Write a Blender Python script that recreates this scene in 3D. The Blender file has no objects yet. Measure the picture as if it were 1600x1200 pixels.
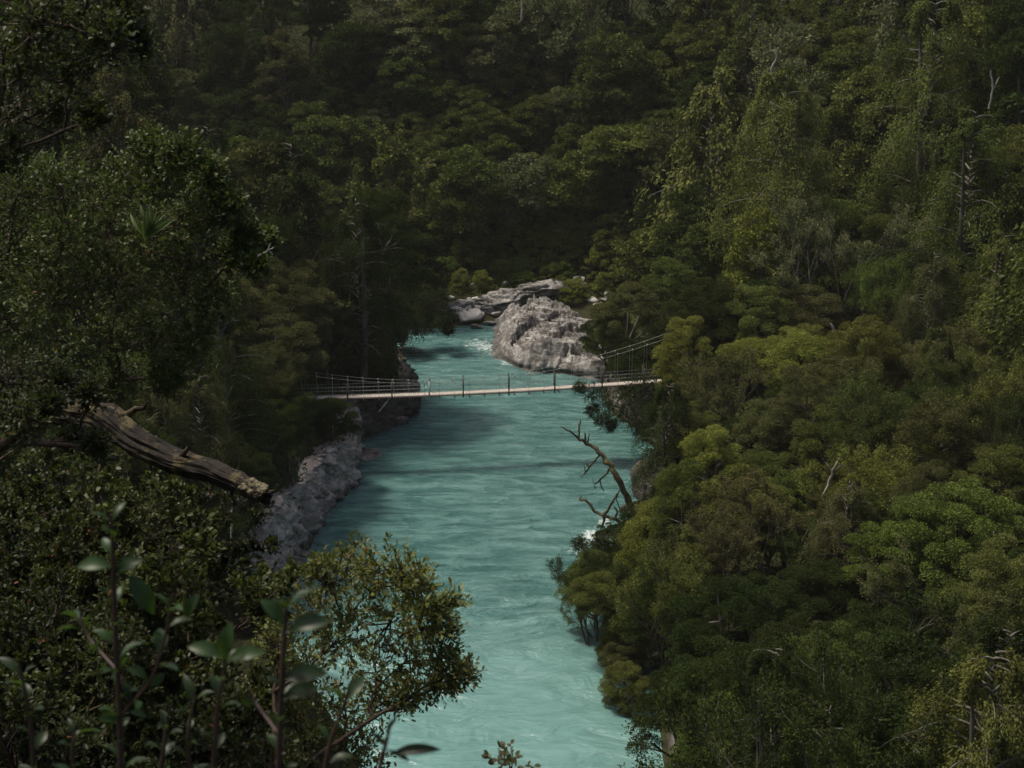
import bpy, bmesh, math, random
import numpy as np
from mathutils import Vector, Matrix

S = bpy.context.scene
R_ = math.radians
# ------------------------------------------------------------------ camera
FPX, PITCH, CAMZ = 2198.0, 17.0, 44.0
cam_d = bpy.data.cameras.new('camera')
cam = bpy.data.objects.new('camera', cam_d)
S.collection.objects.link(cam)
cam.location = (0, 0, CAMZ)
cam.rotation_euler = (R_(90 - PITCH), 0, 0)
cam_d.sensor_width = 36.0
cam_d.lens = FPX / 1600 * 36.0
cam_d.clip_start, cam_d.clip_end = 0.05, 3000
cam_d.dof.use_dof = True
cam_d.dof.focus_distance = 110.0
cam_d.dof.aperture_fstop = 6.5
S.camera = cam
# ------------------------------------------------------------------ light
SUN_EL, SUN_AZ = 66.0, -70.0        # azimuth measured from +y towards +x (negative: from the left)
EXPOSURE = 1.22
SUN_STRENGTH, SKY_STRENGTH = 1.5, 0.05
W = bpy.data.worlds.new('World'); S.world = W; W.use_nodes = True
wn, wl = W.node_tree.nodes, W.node_tree.links
sky = wn.new('ShaderNodeTexSky'); sky.sky_type = 'NISHITA'; sky.sun_disc = False; sky.dust_density = 6.0; sky.ozone_density = 0.3
sky.sun_elevation = R_(SUN_EL); sky.sun_rotation = R_(SUN_AZ)
wn['Background'].inputs['Strength'].default_value = SKY_STRENGTH
wl.new(sky.outputs[0], wn['Background'].inputs['Color'])
sun_d = bpy.data.lights.new('sun', 'SUN'); sun_d.energy = SUN_STRENGTH; sun_d.angle = R_(11)
sun_d.color = (1.0, 0.94, 0.80)
sun = bpy.data.objects.new('sun', sun_d); S.collection.objects.link(sun)
_sd = Vector((math.sin(R_(SUN_AZ)) * math.cos(R_(SUN_EL)), math.cos(R_(SUN_AZ)) * math.cos(R_(SUN_EL)), math.sin(R_(SUN_EL))))
sun.rotation_euler = (-_sd).to_track_quat('-Z', 'Y').to_euler()
sun.location = _sd * 200
S.view_settings.view_transform = 'Standard'; S.view_settings.look = 'None'
S.view_settings.exposure = EXPOSURE; S.view_settings.gamma = 1.0
S.cycles.max_bounces = 5; S.cycles.diffuse_bounces = 3; S.cycles.glossy_bounces = 2
S.cycles.transmission_bounces = 3; S.cycles.transparent_max_bounces = 4; S.cycles.volume_bounces = 0
S.cycles.caustics_reflective = False; S.cycles.caustics_refractive = False
S.cycles.use_denoising = True
S.cycles.sample_clamp_indirect = 3.0; S.cycles.sample_clamp_direct = 6.0

# ------------------------------------------------------------------ picture <-> world
sp, cp = math.sin(R_(PITCH)), math.cos(R_(PITCH))
def ray(u, v):
    a, b = (u - 800) / FPX, (600 - v) / FPX
    return np.array([a, cp + b * sp, -sp + b * cp])
def at_z(u, v, z=0.0):
    d = ray(u, v); t = (z - CAMZ) / d[2]
    return np.array([d[0] * t, d[1] * t, z])
def at_y(u, v, y):
    d = ray(u, v); t = y / d[1]
    return np.array([d[0] * t, y, CAMZ + d[2] * t])
def proj(p):
    x, y, z = p[..., 0], p[..., 1], p[..., 2] - CAMZ
    f = y * cp - z * sp; up = y * sp + z * cp
    return 800 + FPX * x / f, 600 - FPX * up / f, f

# ------------------------------------------------------------------ noise
_rs = np.random.RandomState(7)
_perm = np.tile(_rs.permutation(256), 3)
_grad = _rs.normal(size=(256, 3)); _grad /= np.linalg.norm(_grad, axis=1)[:, None]
def perlin(p):
    i = np.floor(p).astype(np.int64); f = p - i; w = f * f * f * (f * (f * 6 - 15) + 10); i &= 255
    out = 0
    for dx in (0, 1):
        for dy in (0, 1):
            for dz in (0, 1):
                h = _perm[_perm[_perm[(i[..., 0] + dx) & 255] + ((i[..., 1] + dy) & 255)] + ((i[..., 2] + dz) & 255)]
                g = _grad[h]
                d = g[..., 0] * (f[..., 0] - dx) + g[..., 1] * (f[..., 1] - dy) + g[..., 2] * (f[..., 2] - dz)
                ww = (w[..., 0] if dx else 1 - w[..., 0]) * (w[..., 1] if dy else 1 - w[..., 1]) * (w[..., 2] if dz else 1 - w[..., 2])
                out = out + d * ww
    return out * 1.5
def fbm(p, o=4, g=0.5, ridged=False):
    a, s, tot = 1.0, 0, 0
    for k in range(o):
        n = perlin(p * (2.03 ** k) + k * 17.3)
        if ridged: n = 1 - 2 * np.abs(n)
        s = s + a * n; tot += a; a *= g
    return s / tot
_jit = _rs.rand(256, 3)
def worley(p):
    i = np.floor(p).astype(np.int64); f = p - i
    best = np.full(p.shape[:-1], 9.0); sec = best.copy(); cid = np.zeros(p.shape[:-1], int)
    for dx in (-1, 0, 1):
        for dy in (-1, 0, 1):
            for dz in (-1, 0, 1):
                h = _perm[_perm[_perm[(i[..., 0] + dx) & 255] + ((i[..., 1] + dy) & 255)] + ((i[..., 2] + dz) & 255)]
                q = _jit[h] + np.array([dx, dy, dz]) - f
                d = np.sqrt((q ** 2).sum(-1))
                m = d < best
                sec = np.where(m, best, np.minimum(sec, d)); cid = np.where(m, h, cid); best = np.where(m, d, best)
    return best, sec, cid / 255.0
def facets(p, seed=0.0):
    """tilted slabs: every cell carries its own plane; returns height, crack mask distance"""
    q = p + seed; i = np.floor(q).astype(np.int64); f = q - i
    best = np.full(p.shape[:-1], 9.0); sec = best.copy(); h = np.zeros(p.shape[:-1])
    for dx in (-1, 0, 1):
        for dy in (-1, 0, 1):
            for dz in (-1, 0, 1):
                c = _perm[_perm[_perm[(i[..., 0] + dx) & 255] + ((i[..., 1] + dy) & 255)] + ((i[..., 2] + dz) & 255)]
                o = f - _jit[c] - np.array([dx, dy, dz]); d = np.sqrt((o ** 2).sum(-1)); m = d < best
                g = _grad[(c * 7 + 31) & 255]; hh = (o * g).sum(-1) + 0.7 * (c / 255.0 - 0.5)
                sec = np.where(m, best, np.minimum(sec, d)); h = np.where(m, hh, h); best = np.where(m, d, best)
    return h, sec - best
def sst(a, b, x):
    t = np.clip((x - a) / (b - a), 0, 1); return t * t * (3 - 2 * t)

# ------------------------------------------------------------------ objects
COL = S.collection
def mesh_np(name, verts, faces, mats, smooth=False, attrs=None):
    """faces: (n,k) int array, or a list of such arrays"""
    if not isinstance(faces, (list, tuple)): faces = [faces]
    faces = [np.asarray(f) for f in faces if len(f)]
    me = bpy.data.meshes.new(name)
    verts = np.asarray(verts, dtype=np.float32)
    me.vertices.add(len(verts)); me.vertices.foreach_set('co', verts.ravel())
    loops = np.concatenate([f.ravel() for f in faces]).astype(np.int32)
    tot = np.concatenate([np.full(len(f), f.shape[1]) for f in faces]).astype(np.int32)
    st = np.concatenate([[0], np.cumsum(tot)[:-1]]).astype(np.int32)
    me.loops.add(len(loops)); me.loops.foreach_set('vertex_index', loops)
    me.polygons.add(len(tot)); me.polygons.foreach_set('loop_start', st); me.polygons.foreach_set('loop_total', tot)
    if smooth: me.polygons.foreach_set('use_smooth', np.ones(len(tot), dtype=bool))
    for m in (mats if isinstance(mats, (list, tuple)) else [mats]): me.materials.append(m)
    me.update(calc_edges=True)
    for k, a in (attrs or {}).items():
        at = me.attributes.new(k, 'FLOAT', 'POINT'); at.data.foreach_set('value', np.asarray(a, dtype=np.float32))
    return me
def obj(name, me, parent=None, loc=None, rz=0.0, scale=None, color=None):
    o = bpy.data.objects.new(name, me); COL.objects.link(o)
    if parent is not None: o.parent = parent
    if loc is not None: o.location = tuple(float(c) for c in loc)
    if rz: o.rotation_euler = (0, 0, rz)
    if scale is not None: o.scale = scale if hasattr(scale, '__len__') else (scale,) * 3
    if color is not None: o.color = (*color, 1.0)
    return o
def tag(o, label=None, cat=None, group=None, kind=None):
    if label: o['label'] = label
    if cat: o['category'] = cat
    if group: o['group'] = group
    if kind: o['kind'] = kind
    return o

# ------------------------------------------------------------------ materials
class M:
    def __init__(s, name):
        s.m = bpy.data.materials.new(name); s.m.use_nodes = True
        s.t = s.m.node_tree; s.t.nodes.clear(); s.out = s.n('ShaderNodeOutputMaterial')
    def n(s, typ, ins=None, **kw):
        nd = s.t.nodes.new(typ)
        for k, v in kw.items(): setattr(nd, k, v)
        for k, v in (ins or {}).items():
            sock = nd.inputs[k]
            if isinstance(v, bpy.types.NodeSocket): s.t.links.new(v, sock)
            else: sock.default_value = v
        return nd
    def math(s, op, a, b=0.0, clamp=False):
        return s.n('ShaderNodeMath', {0: a, 1: b}, operation=op, use_clamp=clamp).outputs[0]
    def mix(s, f, a, b, blend='MIX'):
        nd = s.n('ShaderNodeMix', data_type='RGBA', blend_type=blend)
        for i, v in ((0, f), (6, a), (7, b)):
            if isinstance(v, bpy.types.NodeSocket): s.t.links.new(v, nd.inputs[i])
            else: nd.inputs[i].default_value = v if i == 0 else ((*v, 1) if len(v) == 3 else v)
        return nd.outputs[2]
    def ramp(s, f, stops, interp='LINEAR'):
        nd = s.n('ShaderNodeValToRGB', {0: f}); r = nd.color_ramp; r.interpolation = interp
        while len(r.elements) < len(stops): r.elements.new(0.5)
        for e, (p, c) in zip(r.elements, stops):
            e.position = p; e.color = (*c, 1) if hasattr(c, '__len__') else (c, c, c, 1)
        return nd.outputs[0]
    def noise(s, vec, scale, detail=4, rough=0.5, dist=0.0):
        return s.n('ShaderNodeTexNoise', {'Vector': vec, 'Scale': scale, 'Detail': detail, 'Roughness': rough, 'Distortion': dist}).outputs[0]
    def mapping(s, vec, scale=(1, 1, 1), rot=(0, 0, 0)):
        return s.n('ShaderNodeMapping', {'Vector': vec, 'Scale': scale, 'Rotation': rot}).outputs[0]
    def surf(s, sh): s.t.links.new(sh, s.out.inputs['Surface']); return s.m
    def bump(s, h, strength=0.5, dist=0.1, normal=None):
        ins = {'Height': h, 'Strength': strength, 'Distance': dist}
        if normal is not None: ins['Normal'] = normal
        return s.n('ShaderNodeBump', ins).outputs[0]

def foliage_mat(name, gloss=0.0, trans=0.3, var=0.55, autumn=0.0):
    k = M(name)
    oi = k.n('ShaderNodeObjectInfo'); geo = k.n('ShaderNodeNewGeometry')
    isl = geo.outputs['Random Per Island']
    br = k.math('ADD', k.math('MULTIPLY', isl, var * 2), 1 - var)
    c = k.n('ShaderNodeHueSaturation', {'Color': oi.outputs['Color'], 'Value': br}).outputs[0]
    pos = k.n('ShaderNodeTexCoord').outputs['Object']
    pt = k.noise(k.n('ShaderNodeVectorMath', {0: pos, 1: oi.outputs['Location']}, operation='ADD').outputs[0], 0.55, 2)
    # warmer / yellower leaf clumps inside one crown
    c2 = k.n('ShaderNodeHueSaturation', {'Hue': 0.503, 'Saturation': 1.0, 'Value': 1.4, 'Color': c}).outputs[0]
    c = k.mix(k.ramp(pt, [(0.45, 0.0), (0.66, 1.0)]), c, c2)
    c3 = k.n('ShaderNodeHueSaturation', {'Hue': 0.50, 'Saturation': 0.8, 'Value': 0.85, 'Color': c}).outputs[0]
    c = k.mix(k.math('GREATER_THAN', isl, 0.86), c, c3)
    if autumn: c = k.mix(k.math('GREATER_THAN', isl, 1 - autumn), c, (0.16, 0.045, 0.02))
    if gloss:
        a = k.n('ShaderNodeBsdfPrincipled', {'Base Color': c, 'Roughness': 0.5, 'Specular IOR Level': gloss}).outputs[0]
    else:
        a = k.n('ShaderNodeBsdfDiffuse', {'Color': c}).outputs[0]
    tcol = k.mix(0.35, c, (0.10, 0.16, 0.01))
    b = k.n('ShaderNodeBsdfTranslucent', {'Color': tcol}).outputs[0]
    return k.surf(k.n('ShaderNodeMixShader', {0: trans, 1: a, 2: b}).outputs[0])

def bark_mat(name, c1, c2, scale=6.0, lichen=None):
    k = M(name); tc = k.n('ShaderNodeTexCoord').outputs['Object']
    n1 = k.noise(k.mapping(tc, (1, 1, 0.35)), scale, 5, 0.6)
    c = k.mix(k.ramp(n1, [(0.35, 0.0), (0.62, 1.0)]), c1, c2)
    if lichen:
        n2 = k.noise(tc, scale * 0.5, 5, 0.65)
        c = k.mix(k.ramp(n2, [(0.54, 0.0), (0.6, 1.0)]), c, lichen)
    b = k.bump(n1, 0.6, 0.03)
    return k.surf(k.n('ShaderNodeBsdfPrincipled', {'Base Color': c, 'Roughness': 0.85, 'Specular IOR Level': 0.2, 'Normal': b}).outputs[0])

def rock_mat(name, light, dark, moss=0.3, scale=1.0, stain=0.5):
    k = M(name); tc = k.n('ShaderNodeTexCoord').outputs['Object']; geo = k.n('ShaderNodeNewGeometry')
    mp = k.mapping(tc, (1.0, 1.0, 2.2), (0.35, 0.5, 0.3))
    n1 = k.noise(mp, 0.42 * scale, 9, 0.68, 1.0)
    n2 = k.noise(k.mapping(tc, (1, 1, 3.0), (0.5, -0.4, 0.7)), 3.2 * scale, 6, 0.7, 1.5)
    c = k.mix(k.ramp(n1, [(0.42, 0.0), (0.60, 1.0)]), dark, light)
    c = k.mix(k.math('MULTIPLY', k.ramp(n2, [(0.42, 1.0), (0.5, 0.0)]), stain), c, tuple(x * 0.3 for x in dark))
    vein = k.ramp(k.noise(k.mapping(tc, (0.6, 1, 2.5), (0.3, 0.9, 0.2)), 1.6 * scale, 4, 0.5, 2.5), [(0.49, 0.0), (0.5, 1.0), (0.51, 0.0)])
    c = k.mix(k.math('MULTIPLY', vein, 0.6), c, tuple(min(1, x * 1.3) for x in light))
    nz = k.n('ShaderNodeSeparateXYZ', {0: geo.outputs['Normal']}).outputs['Z']
    if moss:
        mk = k.math('MULTIPLY', k.ramp(k.noise(tc, 1.3 * scale, 5, 0.6), [(0.62 - moss * 0.3, 0.0), (0.7 - moss * 0.3, 1.0)]), k.ramp(nz, [(0.45, 0.0), (0.8, 1.0)]))
        c = k.mix(mk, c, (0.05, 0.055, 0.018))
    # wet band by the water line
    wz = k.n('ShaderNodeSeparateXYZ', {0: geo.outputs['Position']}).outputs['Z']
    wet = k.math('LESS_THAN', wz, k.math('MULTIPLY', n1, 1.2))
    c = k.mix(k.math('MULTIPLY', wet, 0.6), c, (0.03, 0.03, 0.028))
    hh = k.math('ADD', k.math('MULTIPLY', n1, 1.0), k.math('MULTIPLY', n2, 0.4))
    b = k.bump(hh, 0.9, 0.25 / scale)
    return k.surf(k.n('ShaderNodeBsdfPrincipled', {'Base Color': c, 'Roughness': 0.75, 'Specular IOR Level': 0.3, 'Normal': b}).outputs[0])

MAT = {}
MAT['foliage_far'] = foliage_mat('foliage_far', 0.0, 0.22, 0.35)
MAT['foliage'] = foliage_mat('foliage', 0.0, 0.25, 0.35)
MAT['foliage_near'] = foliage_mat('foliage_near', 0.25, 0.3, 0.45, autumn=0.004)
MAT['foliage_bush'] = foliage_mat('foliage_bush', 0.3, 0.3, 0.45, autumn=0.01)
MAT['bark_pale'] = bark_mat('bark_pale', (0.05, 0.045, 0.035), (0.16, 0.145, 0.12), 3.0)
MAT['bark_dark'] = bark_mat('bark_dark', (0.03, 0.024, 0.018), (0.09, 0.075, 0.055), 4.0)
MAT['bark_dead'] = bark_mat('bark_dead', (0.16, 0.145, 0.12), (0.40, 0.37, 0.32), 5.0)
MAT['bark_brown'] = bark_mat('bark_brown', (0.006, 0.005, 0.004), (0.025, 0.020, 0.016), 7.0, lichen=(0.075, 0.06, 0.03))
MAT['twig'] = bark_mat('twig', (0.035, 0.025, 0.02), (0.10, 0.07, 0.05), 20.0)
MAT['rock_outcrop'] = rock_mat('rock_outcrop', (0.42, 0.40, 0.38), (0.105, 0.09, 0.082), 0.1, 1.0, 0.85)
MAT['rock_white'] = rock_mat('rock_white', (0.72, 0.69, 0.66), (0.42, 0.39, 0.36), 0.0, 1.2, 0.35)
MAT['rock_cliff'] = rock_mat('rock_cliff', (0.58, 0.50, 0.45), (0.27, 0.225, 0.205), 0.2, 1.3, 0.6)
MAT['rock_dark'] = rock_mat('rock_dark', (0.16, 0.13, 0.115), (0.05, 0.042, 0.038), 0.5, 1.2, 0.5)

# ------------------------------------------------------------------ terrain
def pl(pts): return [tuple(at_z(*p)[:2]) for p in pts]
LPX = [(583, 546), (604, 566), (626, 596), (645, 622), (652, 648), (620, 664), (562, 688), (553, 740), (545, 768), (505, 800), (489, 846), (440, 915), (380, 975), (335, 1060), (325, 1200)]
RPX = [(662, 514), (700, 511), (760, 507), (850, 503), (925, 507), (948, 535), (938, 582), (950, 640), (1000, 676), (1040, 722), (1020, 770), (1008, 806), (996, 850), (998, 900), (1010, 960), (1020, 1060), (1040, 1200)]
LW = [(-300, 178), (-150, 176), (-60, 172), (-28, 164)] + pl(LPX) + [(-13, 54), (-8, 42), (5, 32), (40, 14), (160, 0)]
RW = [(-300, 206), (-150, 204), (-50, 188)] + pl(RPX) + [(8, 58), (11, 44), (30, 28), (160, 14)]
HB = [(-300, 206), (-80, 196), (-30, 184), (2, 181), (18, 168), (38, 138), (70, 104), (140, 72), (300, 60)]
def poly_dist(x, y, P):
    """distance and signed side (positive to the left of travel)"""
    best = np.full(x.shape, 1e9); side = np.zeros(x.shape)
    for (x0, y0), (x1, y1) in zip(P[:-1], P[1:]):
        ex, ey = x1 - x0, y1 - y0; L2 = ex * ex + ey * ey
        t = np.clip(((x - x0) * ex + (y - y0) * ey) / L2, 0, 1)
        dx, dy = x - x0 - t * ex, y - y0 - t * ey
        d = np.hypot(dx, dy); s = np.sign(ex * dy - ey * dx)
        m = d < best - 1e-9
        best = np.where(m, d, best); side = np.where(m, s, side)
    return best, side
def height(x, y):
    x = np.asarray(x, float); y = np.asarray(y, float)
    dl, sl = poly_dist(x, y, LW); dr, sr = poly_dist(x, y, RW)
    p = np.stack([x, y, 0 * x], -1)
    n1 = fbm(p / 28.0 + 3.1, 4); n2 = fbm(p / 5.0, 3); n3 = fbm(p / 70.0 + 9.0, 2)
    onL = sl < 0; onR = sr > 0
    hl = 5.0 * sst(0, 2.4, dl) + 0.72 * np.maximum(dl - 2, 0) * (1 + 0.25 * n3) + 3.0 * n1 * sst(4, 20, dl)
    hl = np.maximum(hl, 42.35 - 1.02 * np.hypot(x, y) - 0.0 * x)
    spur = 36.3 - 0.62 * np.maximum(0, y - 17) - 2.2 * np.maximum(0, x + 0.20 * y) - 0.12 * np.maximum(0, -x - 0.3 * y)
    hl = np.maximum(hl, np.where(y < 78, np.minimum(spur, 40.5), -9))
    db, sb = poly_dist(x, y, HB); s = np.where(sb > 0, db, 0.0)
    far = sst(150, 175, y)
    hr = (3.8 * (1 - far) + 1.0 * far) * sst(0, 2.4 + 4 * far, dr) + 0.24 * np.clip(dr - 2, 0, 32) + (0.70 + 0.12 * n3) * s * sst(0, 12, s) + 2.8 * n1 * sst(5, 22, dr)
    h = np.where(onL & (dl <= dr + 60) & ~onR, hl, np.where(onR, hr, -2.5 * sst(0, 2.5, np.minimum(dl, dr))))
    h = h + np.where(h > 0.8, 0.45 * n2, 0.0)
    return h
def h1(x, y): return float(height(np.array([x]), np.array([y]))[0])

gx = np.concatenate([np.arange(-150, -45, 2.5), np.arange(-45, 60, 0.6), np.arange(60, 180, 3.0)])
gy = np.concatenate([np.arange(-24, 190, 0.6), np.arange(190, 330, 2.0)])
X, Y = np.meshgrid(gx, gy); Z = height(X, Y)
nx, ny = len(gx), len(gy)
idx = np.arange(nx * ny).reshape(ny, nx)
quads = np.stack([idx[:-1, :-1], idx[:-1, 1:], idx[1:, 1:], idx[1:, :-1]], -1).reshape(-1, 4)
k = M('forest_floor'); geo = k.n('ShaderNodeNewGeometry'); P_ = geo.outputs['Position']
nrm = k.n('ShaderNodeSeparateXYZ', {0: geo.outputs['Normal']}).outputs['Z']
pz = k.n('ShaderNodeSeparateXYZ', {0: P_}).outputs['Z']
nA = k.noise(P_, 0.8, 6, 0.65); nB = k.noise(P_, 5.0, 4, 0.6)
soil = k.mix(k.ramp(nA, [(0.35, 0.0), (0.65, 1.0)]), (0.022, 0.020, 0.012), (0.04, 0.045, 0.016))
rockc = k.mix(k.ramp(k.noise(P_, 1.4, 6, 0.65, 0.6), [(0.4, 0.0), (0.6, 1.0)]), (0.10, 0.085, 0.08), (0.30, 0.265, 0.25))
low = k.math('LESS_THAN', k.math('ADD', pz, k.math('MULTIPLY', nA, 4.0)), 6.0)
rk = k.math('MULTIPLY', k.ramp(nrm, [(0.5, 1.0), (0.75, 0.0)]), low)
cc = k.mix(rk, soil, rockc)
MAT['floor'] = k.surf(k.n('ShaderNodeBsdfPrincipled', {'Base Color': cc, 'Roughness': 0.9, 'Specular IOR Level': 0.1, 'Normal': k.bump(nB, 0.8, 0.15)}).outputs[0])
tag(obj('terrain', mesh_np('terrain', np.stack([X, Y, Z], -1).reshape(-1, 3), quads, MAT['floor'], True)), kind='structure')

# ------------------------------------------------------------------ water
wx = np.arange(-60, 75, 0.5); wy = np.arange(-10, 215, 0.5)
WX, WY = np.meshgrid(wx, wy)
WZ = 0.05 * fbm(np.stack([WX / 3.0, WY / 2.0, 0 * WX], -1), 3)
def spot(u, v, r, sy=2.0):
    q = at_z(u, v); return np.exp(-(((WX - q[0]) / r) ** 2 + ((WY - q[1]) / (r * sy)) ** 2))
foam = sum(a * spot(u, v, r, sy) for u, v, r, sy, a in [(788, 562, 0.8, 3, 0.62), (765, 545, 1.2, 3, 0.45), (820, 568, 1.4, 1.5, 0.62), (745, 535, 2.0, 2, 0.42), (870, 577, 1.4, 1.2, 0.7),
      (925, 838, 0.9, 1.8, 0.95), (945, 815, 0.8, 1.5, 0.8), (900, 860, 1.2, 1.4, 0.45), (795, 940, 1.2, 1.0, 0.36), (690, 560, 4.5, 1.6, 0.30), (820, 600, 6.0, 1.6, 0.22), (940, 655, 2.0, 2.0, 0.2), (760, 1010, 1.5, .8, 0.3)])
chop = 0.22 + 0.9 * sst(78, 95, WY) - 0.25 * sst(125, 150, WY)
chop = chop + 0.25 * sst(143, 158, WY)
q = np.arange(WX.size).reshape(WX.shape)
wq = np.stack([q[:-1, :-1], q[:-1, 1:], q[1:, 1:], q[1:, :-1]], -1).reshape(-1, 4)
k = M('river_water'); geo = k.n('ShaderNodeNewGeometry'); P_ = geo.outputs['Position']
fo = k.n('ShaderNodeAttribute', attribute_name='foam').outputs['Fac']
ch = k.n('ShaderNodeAttribute', attribute_name='chop').outputs['Fac']
warp = k.n('ShaderNodeTexNoise', {'Vector': P_, 'Scale': 0.12, 'Detail': 2}).outputs['Color']
Pw = k.n('ShaderNodeVectorMath', {0: P_, 1: k.n('ShaderNodeVectorMath', {0: warp, 'Scale': 2.2}, operation='SCALE').outputs[0]}, operation='ADD').outputs[0]
r1 = k.noise(k.mapping(Pw, (0.30, 0.95, 1), (0, 0, 0.08)), 1.0, 5, 0.55, 0.3)
r2 = k.noise(k.mapping(Pw, (1.5, 3.0, 1)), 1.0, 4, 0.6, 0.5)
r3 = k.noise(k.mapping(Pw, (0.15, 0.28, 1)), 1.0, 3, 0.5, 1.2)
r4 = k.noise(k.mapping(P_, (4.0, 8.0, 1)), 1.0, 3, 0.6)
hgt = k.math('MULTIPLY', k.math('ADD', k.math('ADD', k.math('MULTIPLY', r1, 0.65), k.math('MULTIPLY', r2, 0.16)), k.math('MULTIPLY', r4, 0.05)), ch)
hgt = k.math('ADD', hgt, k.math('MULTIPLY', r3, 0.35))
body = k.mix(k.ramp(r3, [(0.35, 0.0), (0.68, 1.0)]), (0.046, 0.142, 0.134), (0.080, 0.205, 0.193))
body = k.mix(k.math('MULTIPLY', k.ramp(r1, [(0.40, 0.0), (0.66, 1.0)]), 0.8), k.mix(0.35, body, (0.028, 0.09, 0.085)), (0.145, 0.285, 0.268))  # ripple reflections painted into the colour: pale crests, dark troughs
strk = k.noise(k.mapping(Pw, (0.55, 0.9, 1), (0, 0, 0.35)), 1.3, 7, 0.72, 2.2)
fm = k.math('MULTIPLY', k.math('SUBTRACT', k.math('ADD', strk, k.math('MULTIPLY', fo, 0.42)), 0.70), 7.0, clamp=True)
body = k.mix(k.math('MULTIPLY', k.math('SUBTRACT', 1.0, ch, clamp=True), 0.8), body, (0.150, 0.272, 0.256))
fm2 = k.math('MULTIPLY', fm, 0.85)
body = k.mix(fm2, body, (0.72, 0.80, 0.80))
rough = k.math('ADD', k.math('MULTIPLY', fm, 0.5), 0.10)
bp = k.bump(hgt, 1.0, 2.0)
MAT['water'] = k.surf(k.n('ShaderNodeBsdfPrincipled', {'Base Color': body, 'Roughness': rough, 'IOR': 1.33, 'Normal': bp}).outputs[0])
tag(obj('river', mesh_np('river', np.stack([WX, WY, WZ], -1).reshape(-1, 3), wq, MAT['water'], True, {'foam': foam.ravel(), 'chop': chop.ravel()})), kind='structure')

# ------------------------------------------------------------------ geometry helpers
def unit(a): return a / np.maximum(np.linalg.norm(a, axis=-1, keepdims=True), 1e-9)
T_DIAMOND = (np.array([(0, 0, 0), (-0.33, 0.5, 0.04), (0, 1, 0), (0.33, 0.5, 0.04)], float), [np.array([(0, 1, 2, 3)])])
T_LEAF = (np.array([(0, 0, 0), (-.2, .35, .06), (-.2, .7, .03), (0, 1, -.08), (.2, .7, .03), (.2, .35, .06), (0, .5, 0)], float),
          [np.array([(0, 6, 2, 1), (0, 5, 4, 6), (6, 4, 3, 2)])])
def _hero_leaf():
    ys = np.linspace(0, 1, 9); w = np.array([0.02, 0.09, 0.17, 0.23, 0.26, 0.26, 0.22, 0.14, 0.0])
    v = []
    for y, ww in zip(ys, w):
        zc = 0.10 * math.sin(y * 2.4) - 0.28 * y * y
        v += [(-ww, y, zc + 0.35 * ww), (0, y, zc), (ww, y, zc + 0.35 * ww)]
    f = []
    for i in range(8):
        a = i * 3; f += [(a, a + 1, a + 4, a + 3), (a + 1, a + 2, a + 5, a + 4)]
    return np.array(v, float), [np.array(f)]
T_HERO = _hero_leaf()
def leaves(tmpl, P, D, N, size, width=1.0):
    """instances a leaf template: base P, long axis D, up N, length size"""
    tv, tf = tmpl; D = unit(D); Xa = unit(np.cross(D, N)); Na = np.cross(Xa, D)
    size = np.broadcast_to(np.asarray(size, float), (len(P),))
    width = np.broadcast_to(np.asarray(width, float), (len(P),))
    V = P[:, None, :] + size[:, None, None] * (tv[None, :, 0, None] * Xa[:, None, :] * width[:, None, None] + tv[None, :, 1, None] * D[:, None, :] + tv[None, :, 2, None] * Na[:, None, :])
    n = len(tv); off = (np.arange(len(P)) * n)[:, None, None]
    return V.reshape(-1, 3), [(f[None] + off).reshape(-1, f.shape[1]) for f in tf]
def tubes(lines, sides=5):
    """lines: list of (points (n,3), radii (n,)) -> verts, quads"""
    V, F, base = [], [], 0
    ang = np.arange(sides) * 2 * math.pi / sides; ca, sa = np.cos(ang), np.sin(ang)
    for P, r in lines:
        P = np.asarray(P, float); r = np.asarray(r, float); n = len(P)
        t = np.gradient(P, axis=0); t = unit(t)
        ref = np.array([0, 0, 1.0]) if abs(t[0, 2]) < 0.9 else np.array([1.0, 0, 0])
        a = unit(np.cross(t, ref)); b = np.cross(t, a)
        ring = P[:, None, :] + r[:, None, None] * (ca[None, :, None] * a[:, None, :] + sa[None, :, None] * b[:, None, :])
        V.append(ring.reshape(-1, 3))
        i = base + np.arange(n * sides).reshape(n, sides); j = np.roll(i, -1, axis=1)
        F.append(np.stack([i[:-1], j[:-1], j[1:], i[1:]], -1).reshape(-1, 4)); base += n * sides
    return np.concatenate(V), np.concatenate(F)
def merge(parts):
    V, F, b = [], [], 0
    for v, fs in parts:
        if not isinstance(fs, list): fs = [fs]
        V.append(v); F += [f + b for f in fs]; b += len(v)
    return np.concatenate(V), F

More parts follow.
